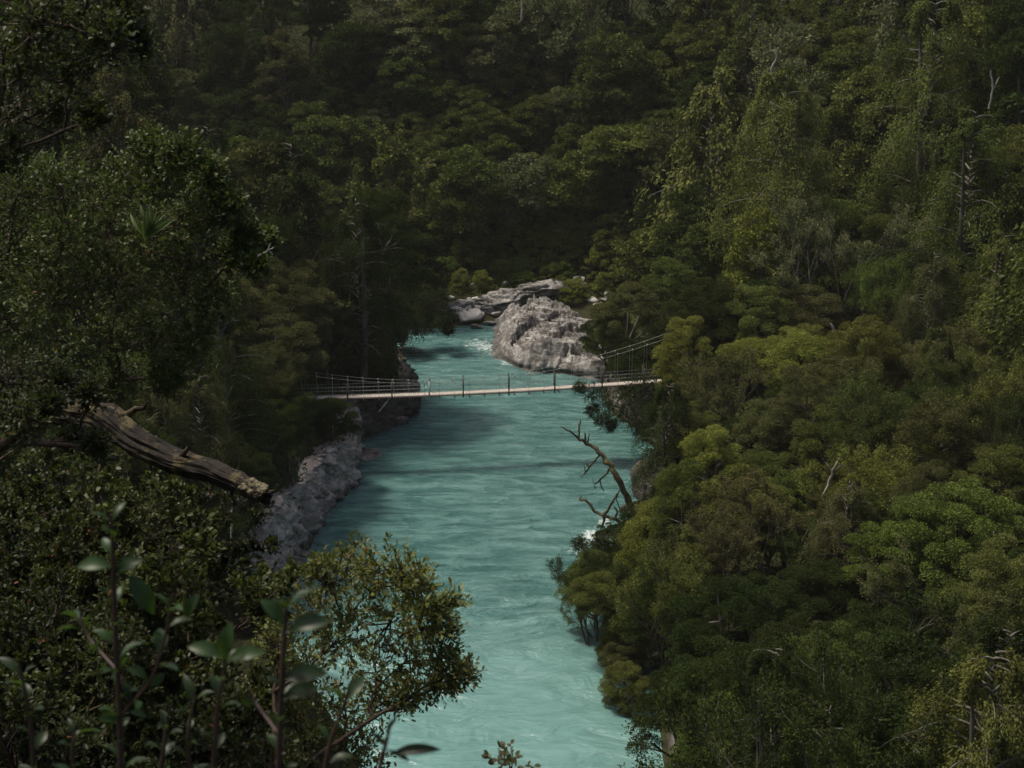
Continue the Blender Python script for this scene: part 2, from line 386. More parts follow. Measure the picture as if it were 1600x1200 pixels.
def limb(rng, p, d, L, r, n=7, wob=0.12, lift=0.0, end=0.35):
    P = [np.array(p, float)]; d = unit(np.array(d, float)); D = []
    for i in range(n - 1):
        d = unit(d + rng.normal(size=3) * wob + np.array([0, 0, lift])); P.append(P[-1] + d * L / (n - 1)); D.append(d)
    D.append(d)
    return np.array(P), np.linspace(r, r * end, n), np.array(D)
def grow(rng, p, d, L, r, levels, kids=(4, 4, 4), spread=0.9, shrink=0.55, wob=0.14, lift=0.03, start=0.3, n=6, out=None, tips=None, rmin=0.004):
    if out is None: out, tips = [], []
    P, rr, D = limb(rng, p, d, L, r, n, wob, lift, 0.4 if levels else 0.25)
    out.append((P, np.maximum(rr, rmin)))
    if levels == 0:
        tips.append((P, D)); return out, tips
    kcount = kids[-levels]
    for j in range(kcount):
        f = start + (1 - start) * (j + rng.rand()) / kcount
        i = min(int(f * (n - 1)), n - 2); q = P[i] + (P[i + 1] - P[i]) * (f * (n - 1) - i if i < n - 1 else 0)
        side = unit(np.cross(D[i], rng.normal(size=3)))
        dd = unit(D[i] + side * spread * (0.6 + 0.8 * rng.rand()))
        grow(rng, q, dd, L * shrink * (0.7 + 0.6 * rng.rand()) * (1.1 - 0.35 * f), np.interp(f, [0, 1], [rr[0], rr[-1]]) * 0.62, levels - 1, kids, spread, shrink, wob, lift, start, n, out, tips, rmin)
    return out, tips

# ------------------------------------------------------------------ tree kinds (unit: metres; base of trunk at the origin)
def puff_leaves(rng, C, Rr, n, leaf, flat=0.65, crown_c=None):
    """n leaves for each lens shaped twig cluster centred at C"""
    K = len(C); n_each = np.maximum((n * (Rr / Rr.mean()) ** 2).astype(int), 8)
    ci = np.repeat(np.arange(K), n_each); m = len(ci)
    d = unit(rng.normal(size=(m, 3))); d[:, 2] = np.where(d[:, 2] < -0.25, -d[:, 2], d[:, 2])
    rad = Rr[ci] * (0.55 + 0.5 * rng.rand(m) ** 0.5) * (1 + 0.22 * perlin(d * 2.2 + C[ci] * 1.7))
    P = C[ci] + d * rad[:, None] * np.array([1, 1, flat])
    if crown_c is not None: out = unit(C - crown_c)[ci]
    else: out = 0
    D = unit(rng.normal(size=(m, 3)) * 0.8 + d * 0.7 + np.array([0, 0, 0.05]) + out * 0.3)
    N = unit(d * 0.9 + rng.normal(size=(m, 3)) * 0.55 + np.array([0, 0, 0.5]))
    return leaves(T_DIAMOND, P, D, N, leaf * (0.7 + 0.6 * rng.rand(m)), 0.9)
def crown_round(rng, R, H, zc, K, n, leaf, mode='round'):
    C = []; rs = []
    while len(C) < K:
        d = unit(rng.normal(size=3))
        if d[2] < (-0.8 if mode == 'round' else -0.45): continue
        rr = (0.55 + 0.45 * rng.rand() ** 0.45)
        lump = 1 + 0.28 * float(perlin(np.array([d * 1.6 + R])) [0])
        p = d * rr * lump
        if mode == 'flat':
            p[2] = abs(p[2]) ** 1.0 * 0.55 + (0.35 if rng.rand() < 0.75 else -0.2)
        if mode == 'tiers':
            p[2] = round(p[2] * 2.5) / 2.5 + rng.normal() * 0.13
        C.append(np.array([p[0] * R, p[1] * R, zc + p[2] * H])); rs.append(R * (0.15 + 0.15 * rng.rand()) * (0.85 if mode == 'tiers' else 1))
    C = np.array(C); rs = np.array(rs)
    v, f = puff_leaves(rng, C, rs, n, leaf, 0.56 if mode in ('flat', 'tiers') else 0.66, np.array([0, 0, zc]))
    return C, v, f
def tree_mesh(seed, mode, R, H, zc, K, n, leaf, fmat, bmat, pale=False):
    rng = np.random.RandomState(seed)
    C, v, f = crown_round(rng, R, H, zc, K, n, leaf, mode)
    crown = mesh_np('crown', v, f, fmat)
    lines = []
    fork = zc - H * (0.75 if mode != 'flat' else 0.9)
    P, r, D = limb(rng, (0, 0, -1.0), (0.05, 0.02, 1), fork + 1.0, R * 0.075, 7, 0.06, 0.02, 0.7)
    lines.append((P, r))
    for j in range(6):
        c = C[rng.randint(len(C))]; s = P[-1 - rng.randint(2)]
        mid = (s + c) / 2 + np.array([0, 0, -0.08 * R]) + rng.normal(size=3) * 0.05 * R
        t = np.linspace(0, 1, 6)[:, None]
        Q = (1 - t) ** 2 * s + 2 * t * (1 - t) * mid + t ** 2 * c
        lines.append((Q, np.linspace(R * 0.045, R * 0.015, 6)))
        for _ in range(2):
            c2 = C[np.argmin(((C - Q[3]) ** 2).sum(1) + rng.rand(len(C)) * R * R * 0.6)]
            lines.append((np.array([Q[3], (Q[3] + c2) / 2 + rng.normal(size=3) * 0.05 * R, c2]), np.array([R * 0.022, R * 0.015, R * 0.008])))
    tv, tf = tubes(lines, 5)
    return crown, mesh_np('trunk', tv, tf, bmat, True)
def conifer_mesh(seed, R, Ht, z0, n, leaf, fmat, bmat):
    """tall drooping podocarp: ragged column of hanging sprays"""
    rng = np.random.RandomState(seed)
    P_all, D_all = [], []; lines = []
    P, r, D = limb(rng, (0, 0, -1.0), (0.02, 0, 1), Ht + 0.6, R * 0.10, 8, 0.03, 0.02, 0.15); lines.append((P, r))
    nb = 58
    for j in range(nb):
        f = (j + rng.rand()) / nb; z = z0 + (Ht - z0) * f
        env = R * (0.35 + 0.75 * math.sin(math.pi * (0.18 + 0.80 * f)) ** 0.8) * (1 - 0.35 * f) * (0.7 + 0.5 * rng.rand())
        a = rng.rand() * 6.283; o = np.array([math.cos(a), math.sin(a), 0])
        tipz = z + env * 0.25 - env * 0.35 * rng.rand()
        bt = np.linspace(0, 1, 5)[:, None]
        B = np.array([0, 0, z]) + bt * o * env + bt * (1 - bt) * np.array([0, 0, 0.5 * env]) + bt * np.array([0, 0, tipz - z])
        lines.append((B, np.linspace(R * 0.02, R * 0.005, 5)))
        for q in range(9):
            t = 0.25 + 0.75 * rng.rand() ** 0.6; i = min(int(t * 4), 3)
            s = B[i] + (B[i + 1] - B[i]) * (t * 4 - i) + rng.normal(size=3) * env * 0.14
            Ls = env * (0.25 + 0.4 * rng.rand()); m = max(int(n / (nb * 9)), 6)
            tt = rng.rand(m)[:, None]
            drop = o * 0.35 * Ls * tt + np.array([0, 0, -1]) * Ls * tt ** 1.3 + np.array([0, 0, 0.12 * Ls])
            P_all.append(s + drop + rng.normal(size=(m, 3)) * env * 0.06)
            D_all.append(unit(o * 0.6 + np.array([0, 0, -0.8]) + rng.normal(size=(m, 3)) * 0.45))
    P_all = np.concatenate(P_all); D_all = np.concatenate(D_all)
    Nn = unit(rng.normal(size=P_all.shape) * 0.7 + unit(P_all * np.array([1, 1, 0])) + np.array([0, 0, 0.5]))
    v, f = leaves(T_DIAMOND, P_all, D_all, Nn, leaf * (0.7 + 0.6 * rng.rand(len(P_all))), 0.65)
    tv, tf = tubes(lines, 5)
    return mesh_np('crown', v, f, fmat), mesh_np('trunk', tv, tf, bmat, True)
def thin_tree(seed, R, H, zc, n, leaf, fmat, bmat):
    """see-through tree: upright forking stems with sparse twiggy foliage"""
    rng = np.random.RandomState(seed)
    out, tips = [], []
    for s in range(3):
        grow(rng, (rng.normal() * 0.1 * R, rng.normal() * 0.1 * R, -0.8), (rng.normal() * 0.22, rng.normal() * 0.22, 1), zc + H * 0.7, R * 0.04, 3, (6, 5, 4), 0.55, 0.5, 0.09, 0.05, 0.45, 6, out, tips, 0.012)
    Pt = np.concatenate([p[2:] for p, _ in tips]); Dt = np.concatenate([d[2:] for _, d in tips])
    m = max(int(n / len(Pt)), 2)
    Pt = np.repeat(Pt, m, 0); Dt = np.repeat(Dt, m, 0)
    Pt = Pt + rng.normal(size=Pt.shape) * R * 0.05
    Dd = unit(Dt + rng.normal(size=Pt.shape) * 0.7); Nn = unit(rng.normal(size=Pt.shape) * 0.6 + np.array([0, 0, 1]))
    v, f = leaves(T_DIAMOND, Pt, Dd, Nn, leaf * (0.7 + 0.6 * rng.rand(len(Pt))), 0.8)
    tv, tf = tubes(out, 4)
    return mesh_np('crown', v, f, fmat), mesh_np('trunk', tv, tf, bmat, True)

FF, FM = MAT['foliage_far'], MAT['foliage']
BP, BD, BX = MAT['bark_pale'], MAT['bark_dark'], MAT['bark_dead']
# prototype: (crown, trunk, crown radius, crown centre height, form word, object name)
def protos(fine):
    lf, nn = (0.115, 2.1) if fine else (0.25, 0.62)
    fm = FM if fine else FF; s = 100 if fine else 0
    A = []
    A.append((*tree_mesh(1 + s, 'round', 3.0, 3.1, 5.4, 78, 330 * nn, lf, fm, BP), 3.0, 5.6, 'round-crowned', 'broadleaf_tree'))
    A.append((*tree_mesh(2 + s, 'round', 3.0, 3.8, 6.0, 88, 300 * nn, lf, fm, BD), 3.0, 6.2, 'dome-crowned', 'broadleaf_tree'))
    A.append((*tree_mesh(3 + s, 'flat', 3.2, 2.2, 5.4, 60, 320 * nn, lf, fm, BP), 3.2, 5.8, 'flat-topped', 'broadleaf_tree'))
    A.append((*tree_mesh(4 + s, 'tiers', 3.0, 3.0, 5.8, 75, 260 * nn, lf, fm, BD), 3.0, 5.8, 'layered', 'broadleaf_tree'))
    A.append((*tree_mesh(5 + s, 'round', 2.7, 4.3, 6.4, 80, 300 * nn, lf * 0.85, fm, BP), 2.7, 6.6, 'tall rounded', 'broadleaf_tree'))
    A.append((*tree_mesh(6 + s, 'round', 3.1, 2.7, 4.8, 95, 240 * nn, lf, fm, BD), 3.1, 5.0, 'spreading', 'broadleaf_tree'))
    A.append((*conifer_mesh(7 + s, 2.6, 11.5, 2.5, 21000 * nn, lf * 0.95, fm, BP), 2.4, 7.0, 'drooping', 'drooping_conifer'))
    A.append((*conifer_mesh(8 + s, 2.2, 9.5, 1.5, 17000 * nn, lf * 0.95, fm, BP), 2.0, 5.6, 'ragged', 'drooping_conifer'))
    A.append((*thin_tree(9 + s, 2.8, 3.0, 5.4, 9000 * nn, lf, fm, BD), 2.8, 6.0, 'see-through twiggy', 'slender_tree'))
    A.append((*thin_tree(10 + s, 2.4, 3.4, 6.0, 13000 * nn, lf, fm, BP), 2.4, 6.5, 'pale-stemmed', 'slender_tree'))
    return A
FARP, MIDP = protos(False), protos(True)
TONES = {'dark green': (0.027, 0.038, 0.011), 'mid green': (0.074, 0.094, 0.023), 'olive green': (0.098, 0.107, 0.027), 'yellow-green': (0.150, 0.165, 0.032),
         'brown-olive': (0.080, 0.080, 0.031), 'grey-green': (0.115, 0.125, 0.058), 'bright green': (0.088, 0.125, 0.026)}
PLACED = []     # (x, y, R, u, v, rpx)
USED = set()
AUTO = []
SHOWN = []
def put_tree(kind, tone, x, y, rad, u, v, fine, rng, label=None, group=None, squash=1.0, lean=None):
    A = MIDP if fine else FARP
    cr, tr, R0, zc, form, name = A[kind]
    s = rad / R0; z = h1(x, y)
    root = obj(name, None, loc=(x, y, z - 0.15 * s), rz=rng.rand() * 6.283)
    root.scale = (s, s, s * squash)
    if lean: root.rotation_euler = (lean[0], lean[1], root.rotation_euler.z)
    c = TONES[tone]; j = 1 + rng.normal() * 0.10
    cj = tuple(max(0.004, q * j * (1 + rng.normal() * 0.03)) for q in c)
    obj('crown', cr, root, color=cj); obj('trunk', tr, root)
    if label is None: AUTO.append((root, tone, form, {'broadleaf_tree': 'tree', 'drooping_conifer': 'conifer', 'slender_tree': 'tree'}[name], u, v, rad))
    cat = {'broadleaf_tree': 'tree', 'drooping_conifer': 'conifer', 'slender_tree': 'slender tree'}[name]
    zone = 'far hillside' if y > 168 else ('right bank' if x > -2 else 'left bank')
    tag(root, label, cat, group or f"forest {cat}s on the {zone}")
    return root
def find_spot(u, v, hc, rad_px=None, rad=None, tmin=12.0):
    """walks a sight line until a tree of that crown height would stand on the ground there"""
    d = ray(u, v); t = np.arange(tmin, 330, 0.6)
    x, y, z = d[0] * t, d[1] * t, CAMZ + d[2] * t
    g = height(x, y)
    R = rad if rad is not None else rad_px * t / FPX
    need = g + (hc * R if rad is None else hc)
    ok = (z <= need) & (g > 0.3)
    if not ok.any(): return None
    i = int(np.argmax(ok)); return x[i], y[i], (R if rad is not None else float(R[i])), t[i]

# visible water outline and rock outlines in the photograph, kept clear of trunks and crowns
WATER = [(690, 512), (780, 508), (850, 470), (905, 480), (925, 575), (885, 600), (930, 640), (960, 665), (1000, 680), (1028, 722), (985, 790), (940, 820), (880, 900), (890, 970), (935, 985), (940, 1050), (960, 1130), (985, 1210), (600, 1210), (730, 1060), (690, 940), (600, 870), (490, 850), (365, 975), (385, 885), (448, 790), (500, 690), (560, 655), (520, 610), (470, 600), (600, 600), (618, 546)]
def clear_of_water(u, v, r):
    P = WATER; inside = False; best = 1e9
    for (x0, y0), (x1, y1) in zip(P, P[1:] + P[:1]):
        if (y0 > v) != (y1 > v) and u < (x1 - x0) * (v - y0) / (y1 - y0) + x0: inside = not inside
        ex, ey = x1 - x0, y1 - y0; t = max(0, min(1, ((u - x0) * ex + (v - y0) * ey) / (ex * ex + ey * ey)))
        best = min(best, math.hypot(u - x0 - t * ex, v - y0 - t * ey))
    return (not inside) and best > r * 0.82

# crowns that stand out in the photograph: u, v of the crown centre, radius in photo pixels, kind, tone
HERO = [
 (1008, 1120, 44, 0, 'dark green', None), (1030, 1185, 52, 4, 'dark green', None), (1005, 1230, 46, 1, 'dark green', None),
 (735, 300, 56, 1, 'mid green', None), (825, 300, 56, 0, 'grey-green', None), (905, 292, 54, 5, 'olive green', None), (1010, 400, 46, 5, 'mid green', None),
 (1190, 565, 62, 2, 'yellow-green', 'yellow-green flat-topped tree beyond the right end of the bridge'),
 (1262, 575, 66, 5, 'yellow-green', 'bright yellow-green spreading tree crowning the right bank ridge'),
 (1130, 550, 34, 8, 'brown-olive', 'small brown see-through tree left of the yellow-green ridge crowns'),
 (1330, 625, 60, 1, 'brown-olive', 'brown dome-crowned tree just below the yellow-green ridge crowns'),
 (1300, 700, 56, 1, 'olive green', 'tall olive tree with a pale forked trunk, middle of right bank'),
 (1200, 735, 44, 2, 'mid green', 'small layered green tree left of the pale forked trunk tree'),
 (1085, 700, 46, 4, 'olive green', None), (1100, 620, 58, 8, 'brown-olive', 'brown twiggy tree below the right bridge landing'),
 (1010, 640, 52, 0, 'dark green', 'dark green tree at the water below the right bridge landing'),
 (950, 610, 40, 3, 'dark green', 'dark layered tree leaning over the river under the bridge end'),
 (1045, 690, 50, 6, 'dark green', None), (1465, 700, 70, 1, 'brown-olive', 'large brown-olive dome tree on the right bank, upper right'),
 (1440, 760, 60, 5, 'brown-olive', None), (1560, 780, 66, 3, 'olive green', 'olive layered tree at the right edge of the picture, halfway down'),
 (1500, 850, 84, 1, 'bright green', 'bright green domed tree, brightest crown low on the right'),
 (1380, 900, 66, 3, 'bright green', 'vivid green layered tree left of the brightest domed crown'),
 (1560, 960, 74, 4, 'olive green', None), (1585, 860, 60, 0, 'bright green', None),
 (1160, 800, 66, 0, 'olive green', None), (1225, 830, 50, 9, 'brown-olive', 'grey-brown slender tree with bare pale stems on right bank'),
 (1320, 850, 54, 6, 'brown-olive', 'brown drooping conifer in the dark gap on the right bank'),
 (1070, 800, 54, 4, 'mid green', None), (1140, 890, 62, 8, 'brown-olive', None), (1040, 880, 46, 1, 'mid green', None),
 (1080, 960, 66, 8, 'olive green', None), (1200, 960, 60, 0, 'dark green', None), (1030, 1060, 66, 5, 'olive green', 'olive spreading tree over the river at bottom centre right'),
 (1120, 1080, 74, 0, 'dark green', None), (1350, 1010, 64, 5, 'dark green', None), (1480, 1000, 64, 9, 'brown-olive', 'slender tree with a long pale bare trunk, lower right'),
 (1060, 1160, 70, 3, 'dark green', None), (1560, 1090, 64, 0, 'mid green', None), (1400, 1110, 80, 1, 'dark green', None), (1250, 1120, 80, 1, 'dark green', None),
 (1530, 1180, 60, 9, 'olive green', None),
 (1045, 550, 44, 0, 'dark green', None), (1095, 530, 44, 3, 'dark green', None), (985, 500, 52, 0, 'brown-olive', 'brown-olive rounded tree right behind the granite outcrop'),
 (950, 530, 34, 5, 'mid green', None), (1100, 500, 60, 1, 'dark green', None), (1050, 460, 50, 3, 'mid green', None),
 (1300, 350, 66, 2, 'mid green', 'grey-green flat-topped tree high on the right hillside'), (1310, 410, 60, 9, 'grey-green', 'slender tree with bare pale fan of branches on right hillside'),
 (1400, 350, 60, 0, 'olive green', None), (1220, 270, 85, 6, 'olive green', 'tall olive drooping conifer towering over the right hillside'), (1110, 260, 80, 6, 'olive green', 'broad olive drooping conifer above the bridge end'),
 (1510, 330, 80, 7, 'mid green', None), (1450, 170, 90, 6, 'mid green', None), (1180, 140, 60, 8, 'grey-green', None), (900, 60, 60, 8, 'grey-green', 'pale grey-green twiggy tree near the top centre'),
 (830, 35, 55, 0, 'grey-green', None), (970, 240, 60, 2, 'olive green', 'olive flat-topped tree with pale tips, middle of far hillside'), (960, 130, 62, 1, 'mid green', None),
 (590, 400, 70, 4, 'dark green', None), (600, 340, 60, 9, 'olive green', 'slender tree with a pale forking stem above the left bank'), (560, 450, 70, 6, 'dark green', 'dark drooping conifer on the left bank behind the bridge'),
 (640, 460, 50, 3, 'dark green', 'dark layered tree hanging over the river bend'), (585, 500, 38, 5, 'dark green', None), (668, 478, 26, 3, 'dark green', None),
 (470, 505, 52, 1, 'brown-olive', None), (430, 560, 66, 0, 'brown-olive', None), (350, 570, 70, 7, 'dark green', None),
 (440, 470, 70, 5, 'brown-olive', None), (340, 480, 60, 0, 'brown-olive', None), (425, 668, 44, 0, 'dark green', None), (520, 660, 38, 5, 'dark green', None), (590, 610, 34, 5, 'dark green', None),
]
y_far = True
rngT = np.random.RandomState(11)
for (u, v, rp, kind, tone, lab) in HERO:
    cr, tr, R0, zc, form, name = MIDP[kind]
    q_ = find_spot(u, v, zc / R0, rad_px=rp, tmin=40)
    if q_ is None: continue
    x, y, rad, t = q_
    put_tree(kind, tone, x, y, rad, u, v, t < 150, rngT, label=lab)
    PLACED.append((x, y, rad * 0.8, u, v, rp))
    if lab or v < 450: SHOWN.append((u, v, rp, t))
# the rest of the forest
def tone_at(u, v, rng):
    if v < 520 and y_far:
        if u < 480: w = [('dark green', 6), ('brown-olive', 2), ('mid green', 2)]
        elif u < 1000: w = [('grey-green', 3), ('mid green', 4), ('dark green', 3), ('olive green', 3), ('brown-olive', 1)]
        else: w = [('olive green', 4), ('mid green', 4), ('dark green', 4), ('brown-olive', 2), ('grey-green', 1.5), ('yellow-green', .3)]
    elif v > 920 and 1120 < u < 1480: w = [('dark green', 7), ('brown-olive', 1), ('mid green', 1)]  # darker leaf colours stand in for the shade of this gap
    elif u > 900: w = [('olive green', 4), ('mid green', 3), ('brown-olive', 3), ('dark green', 4), ('bright green', .4 if u > 1300 else 0.1), ('yellow-green', 1.0)]
    else: w = [('dark green', 6), ('brown-olive', 3), ('mid green', 1)]
    p = np.array([b for _, b in w]); return w[rng.choice(len(w), p=p / p.sum())][0]
rng = np.random.RandomState(23)
cand = []
for k_ in range(5200):
    u, v = rng.uniform(-220, 1820), rng.uniform(-260, 1290)
    kind = rng.choice(10, p=[.22, .20, .05, .04, .15, .13, .065, .055, .05, .04])
    R0, zc = FARP[kind][2], FARP[kind][3]
    rad = rng.uniform(2.3, 3.9) if v < 500 else rng.uniform(1.8, 3.1)
    if v < 420: rad *= 1.27
    q_ = find_spot(u, v, zc / R0 * rad, rad=rad, tmin=46)
    if q_ is None: continue
    x, y, rad, t = q_
    rp = rad * FPX / t
    if t > 318 or h1(x, y) < 0.6: continue
    if y < 74 and x < 4: continue
    if not clear_of_water(u, v, rp): continue
    ub, vb, _ = proj(np.array([x, y, h1(x, y) + rad * 0.6]))
    if not clear_of_water(ub, vb, 14 if v > 560 else 26): continue
    if -22 < x < 17 and 150 < y < 201: continue
    if 462 < u < 620 and 540 < v < 650: continue
    if any(t < h_[3] - 1 and math.hypot(u - h_[0], v - h_[1]) < 0.72 * h_[2] + 0.62 * rp for h_ in SHOWN): continue
    P_ = np.array([[a[0] - x, a[1] - y, (a[2] + rad * 0.8)] for a in PLACED])
    if len(P_) and (np.hypot(P_[:, 0], P_[:, 1]) < P_[:, 2] * 0.62).any(): continue
    PLACED.append((x, y, rad * 0.8, u, v, rp)); cand.append((kind, x, y, rad, u, v, rp, t))
# keep those the picture shows something of: front-to-back splat of crown discs
order = sorted(cand, key=lambda c: c[7])
buf = np.zeros((160, 214), bool); yy_, xx_ = np.mgrid[0:160, 0:214]; xx_ = (xx_ - 7) * 8; yy_ = (yy_ - 5) * 8
keep, beyond = [], []
for c in order:
    m = ((xx_ - c[4]) ** 2 + (yy_ - c[5]) ** 2) < (c[6] * 0.8) ** 2
    inframe = m & (xx_ >= 0) & (xx_ < 1600) & (yy_ >= 0) & (yy_ < 1200)
    if inframe.sum() > 6:
        if (inframe & ~buf).sum() > max(4, 0.13 * m.sum()): keep.append(c)
    elif -190 < c[4] < 1790 and -230 < c[5] < 1280: beyond.append(c)
    buf |= m
for c in keep:
    kind, x, y, rad, u, v, rp, t = c
    y_far = y > 150
    put_tree(kind, tone_at(u, v, rng), x, y, rad, u, v, t < 132, rng, squash=rng.uniform(0.85, 1.15))
# the forest goes on beyond the frame: one mass
def mesh_arrays(me):
    v = np.empty(len(me.vertices) * 3, np.float32); me.vertices.foreach_get('co', v)
    f = np.empty(len(me.loops), np.int32); me.loops.foreach_get('vertex_index', f)
    return v.reshape(-1, 3), f.reshape(-1, 4)
parts = []
arr = {}
for c in beyond[:90]:
    kind, x, y, rad = c[:4]
    if kind not in arr: arr[kind] = [mesh_arrays(FARP[kind][0]), mesh_arrays(FARP[kind][1])]
    a = rng.rand() * 6.283; s_ = rad / FARP[kind][2]; Rm = np.array([[math.cos(a), -math.sin(a), 0], [math.sin(a), math.cos(a), 0], [0, 0, 1]]) * s_
    (v_, f_), _t = arr[kind]
    parts.append((v_ @ Rm.T + np.array([x, y, h1(x, y)]), f_))
if parts:
    v_, f_ = merge(parts)
    tag(obj('woods', mesh_np('woods', v_, f_, FF), color=TONES['mid green']), 'forest continuing beyond the frame edges on both banks', 'forest', kind='stuff')
print('kept', len(keep), 'beyond', len(beyond))

# ------------------------------------------------------------------ undergrowth: low shrubbery nobody could count
def scatter(n, xr, yr, cond, leaf, hmax, seed, name, color, mat, dens=None, tmpl=T_DIAMOND):
    r = np.random.RandomState(seed)
    x = r.uniform(*xr, n); y = r.uniform(yr[0], yr[1], n)
    z = height(x, y); e = 0.4
    gxn = (height(x + e, y) - z) / e; gyn = (height(x, y + e) - z) / e
    nrm = unit(np.stack([-gxn, -gyn, np.ones(n)], -1))
    u, v, f = proj(np.stack([x, y, z], -1))
    ok = (z > 1.0) & (f > 1) & (u > -150) & (u < 1750) & (v > -150) & (v < 1400) & cond(x, y, z, nrm)
    x, y, z, nrm = x[ok], y[ok], z[ok], nrm[ok]
    lump = 0.5 + 0.5 * fbm(np.stack([x, y, z], -1) / 1.6, 2) * 2.2
    hh = np.clip(lump, 0.08, 1.2) * hmax
    t = r.rand(len(x)) ** 0.6
    P = np.stack([x, y, z], -1) + (nrm * 0.45 + np.array([0, 0, 0.55])) * (hh * t)[:, None]
    D = unit(r.normal(size=P.shape) * 0.8 + nrm * 0.4 + np.array([0, 0, 0.2])); N = unit(r.normal(size=P.shape) * 0.6 + nrm + np.array([0, 0, .5]))
    v_, f_ = leaves(tmpl, P, D, N, leaf * (0.6 + 0.8 * r.rand(len(P))), 0.9)
    return tag(obj(name, mesh_np(name, v_, f_, mat), color=color), kind='stuff')
notwater = lambda x, y, z, n: (n[:, 2] > 0.35)
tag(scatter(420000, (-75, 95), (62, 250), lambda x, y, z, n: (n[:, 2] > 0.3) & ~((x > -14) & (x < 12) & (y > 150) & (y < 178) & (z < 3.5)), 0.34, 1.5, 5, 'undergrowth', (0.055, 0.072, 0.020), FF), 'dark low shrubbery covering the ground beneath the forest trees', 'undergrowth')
tag(scatter(60000, (-28, 26), (158, 182), lambda x, y, z, n: (z > 1.3), 0.2, 0.8, 6, 'bank_shrubbery', (0.075, 0.085, 0.022), FF), 'yellow-green low scrub on the far bank behind the granite rocks', 'scrub')
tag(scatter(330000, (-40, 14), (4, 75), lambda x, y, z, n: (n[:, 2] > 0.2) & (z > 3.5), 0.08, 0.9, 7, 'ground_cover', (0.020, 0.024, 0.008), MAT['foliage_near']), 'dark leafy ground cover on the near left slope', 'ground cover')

# ------------------------------------------------------------------ rocks
def ico(sub):
    bm = bmesh.new(); bmesh.ops.create_icosphere(bm, subdivisions=sub, radius=1.0)
    v = np.array([q.co[:] for q in bm.verts]); f = np.array([[q.index for q in p.verts] for p in bm.faces]); bm.free(); return v, f
ICO = {k_: ico(k_) for k_ in (4, 5, 6)}
def rock_mesh(name, seed, rad, mat, sub=5, block=0.35, rough=0.12):
    v, f = ICO[sub]; rad = np.array(rad, float); o = seed * 7.13
    r = np.random.RandomState(seed); p = v * rad
    nn = unit(r.normal(size=(15, 3))); dd = r.uniform(0.62, 1.0, 15)
    cut = np.min(np.where(v @ nn.T > 0.05, dd[None] / np.maximum(v @ nn.T, 0.05), 9), axis=1)
    ft, cr = facets(v * 2.1 + o)
    d = np.minimum(cut, 1.08) + block * 0.3 * ft + rough * 0.5 * fbm(v * 3.2 + o, 5, 0.55, True)
    v2 = p * d[:, None]
    v2 += 0.05 * rad.mean() * fbm(v * 9 + o, 3)[:, None] * v
    return mesh_np(name, v2, f, mat, False)
# the granite outcrop: a sloping, fissured slab body built as one closed surface
def outcrop():
    # plan frame: p = across, q = away from the viewer
    f0, f1 = at_z(777, 545), at_z(926, 580)
    nxx, nyy = 190, 170
    A, B = np.meshgrid(np.linspace(-0.12, 1.25, nxx), np.linspace(-0.1, 1.0, nyy))
    xl = at_z(774, 530)[0]; xr = at_z(960, 582)[0]
    x = xl + (xr - xl) * A; 
    front = 150.2 - 5.2 * np.clip(A, 0, 1.3) + 3.2 * np.exp(-((A - 0.0) / 0.16) ** 2) + 0.5 * np.sin(A * 14)
    y = front + B * 19
    p = np.stack([x, y, 0 * x], -1)
    e = np.minimum(np.minimum((A + 0.02) * 9.0, (y - front) / 1.0), 9)
    e = e + 0.7 * fbm(p / 1.6, 3)
    base = (1.15 + 1.15 * np.exp(-((A - 0.45) / 0.42) ** 2)) * sst(0, 2.2, e) + 0.10 * np.clip(y - front, 0, 20) * (1 - 0.75 * sst(0.5, 0.95, A)) * sst(0.0, .4, A + .1)
    base *= 1 - 0.18 * sst(0.62, 1.1, A)
    # rounded lumps of the photograph: nose at the lower right, ridge left of centre
    rx, ry = x * 0.80 + y * 0.60, y * 0.80 - x * 0.60        # bedding runs up to the right
    p3 = lambda a, b: np.stack([rx * a, ry * b, 0 * x], -1)
    wob = 0.35 * fbm(p3(0.5, 0.9), 3)
    f1, c1 = facets(p3(0.17, 0.34) + wob[..., None], 3.3); f2, c2 = facets(p3(0.5, 1.15) + wob[..., None] * 1.2, 8.1); f3, c3 = facets(p3(1.6, 3.2), 5.7)
    k1 = sst(0.2, 2.2, e)
    z = base + k1 * (1.15 * f1 - 0.25 * (1 - sst(0, 0.05, c1)) + 0.42 * f2 - 0.16 * (1 - sst(0, 0.07, c2)) + 0.13 * f3 + 0.10 * fbm(p3(3, 5), 4, 0.6))
    zb = (z + 0.22 * rx + 0.25 * fbm(p3(0.4, 0.5), 2)) / 0.55; fl = np.floor(zb)
    z = z + 0.55 * 0.8 * (fl + sst(0.55, 1.0, zb - fl) - zb + 0.25) * k1
    z = np.maximum(z, 0.25 * k1)
    z = np.where(e < 0.0, np.minimum(z, e * 1.5), z)
    z = np.where(B > 0.93, z - (B - 0.93) * 40, z)
    # bulging front face
    y2 = y - 0.9 * sst(0.2, 1.0, e) * np.exp(-((y - front) / 1.3) ** 2)
    ii = np.arange(nxx * nyy).reshape(nyy, nxx)
    qf = np.stack([ii[:-1, :-1], ii[:-1, 1:], ii[1:, 1:], ii[1:, :-1]], -1).reshape(-1, 4)
    v = np.stack([x, y2, z], -1).reshape(-1, 3)
    c = np.array([xl + 4, 155, 0])
    o = obj('rock_outcrop', mesh_np('rock_outcrop', v - c, qf, MAT['rock_outcrop']), loc=c)
    tag(o, 'large fissured pale granite outcrop jutting into the river bend beyond the bridge', 'rock outcrop')
outcrop()
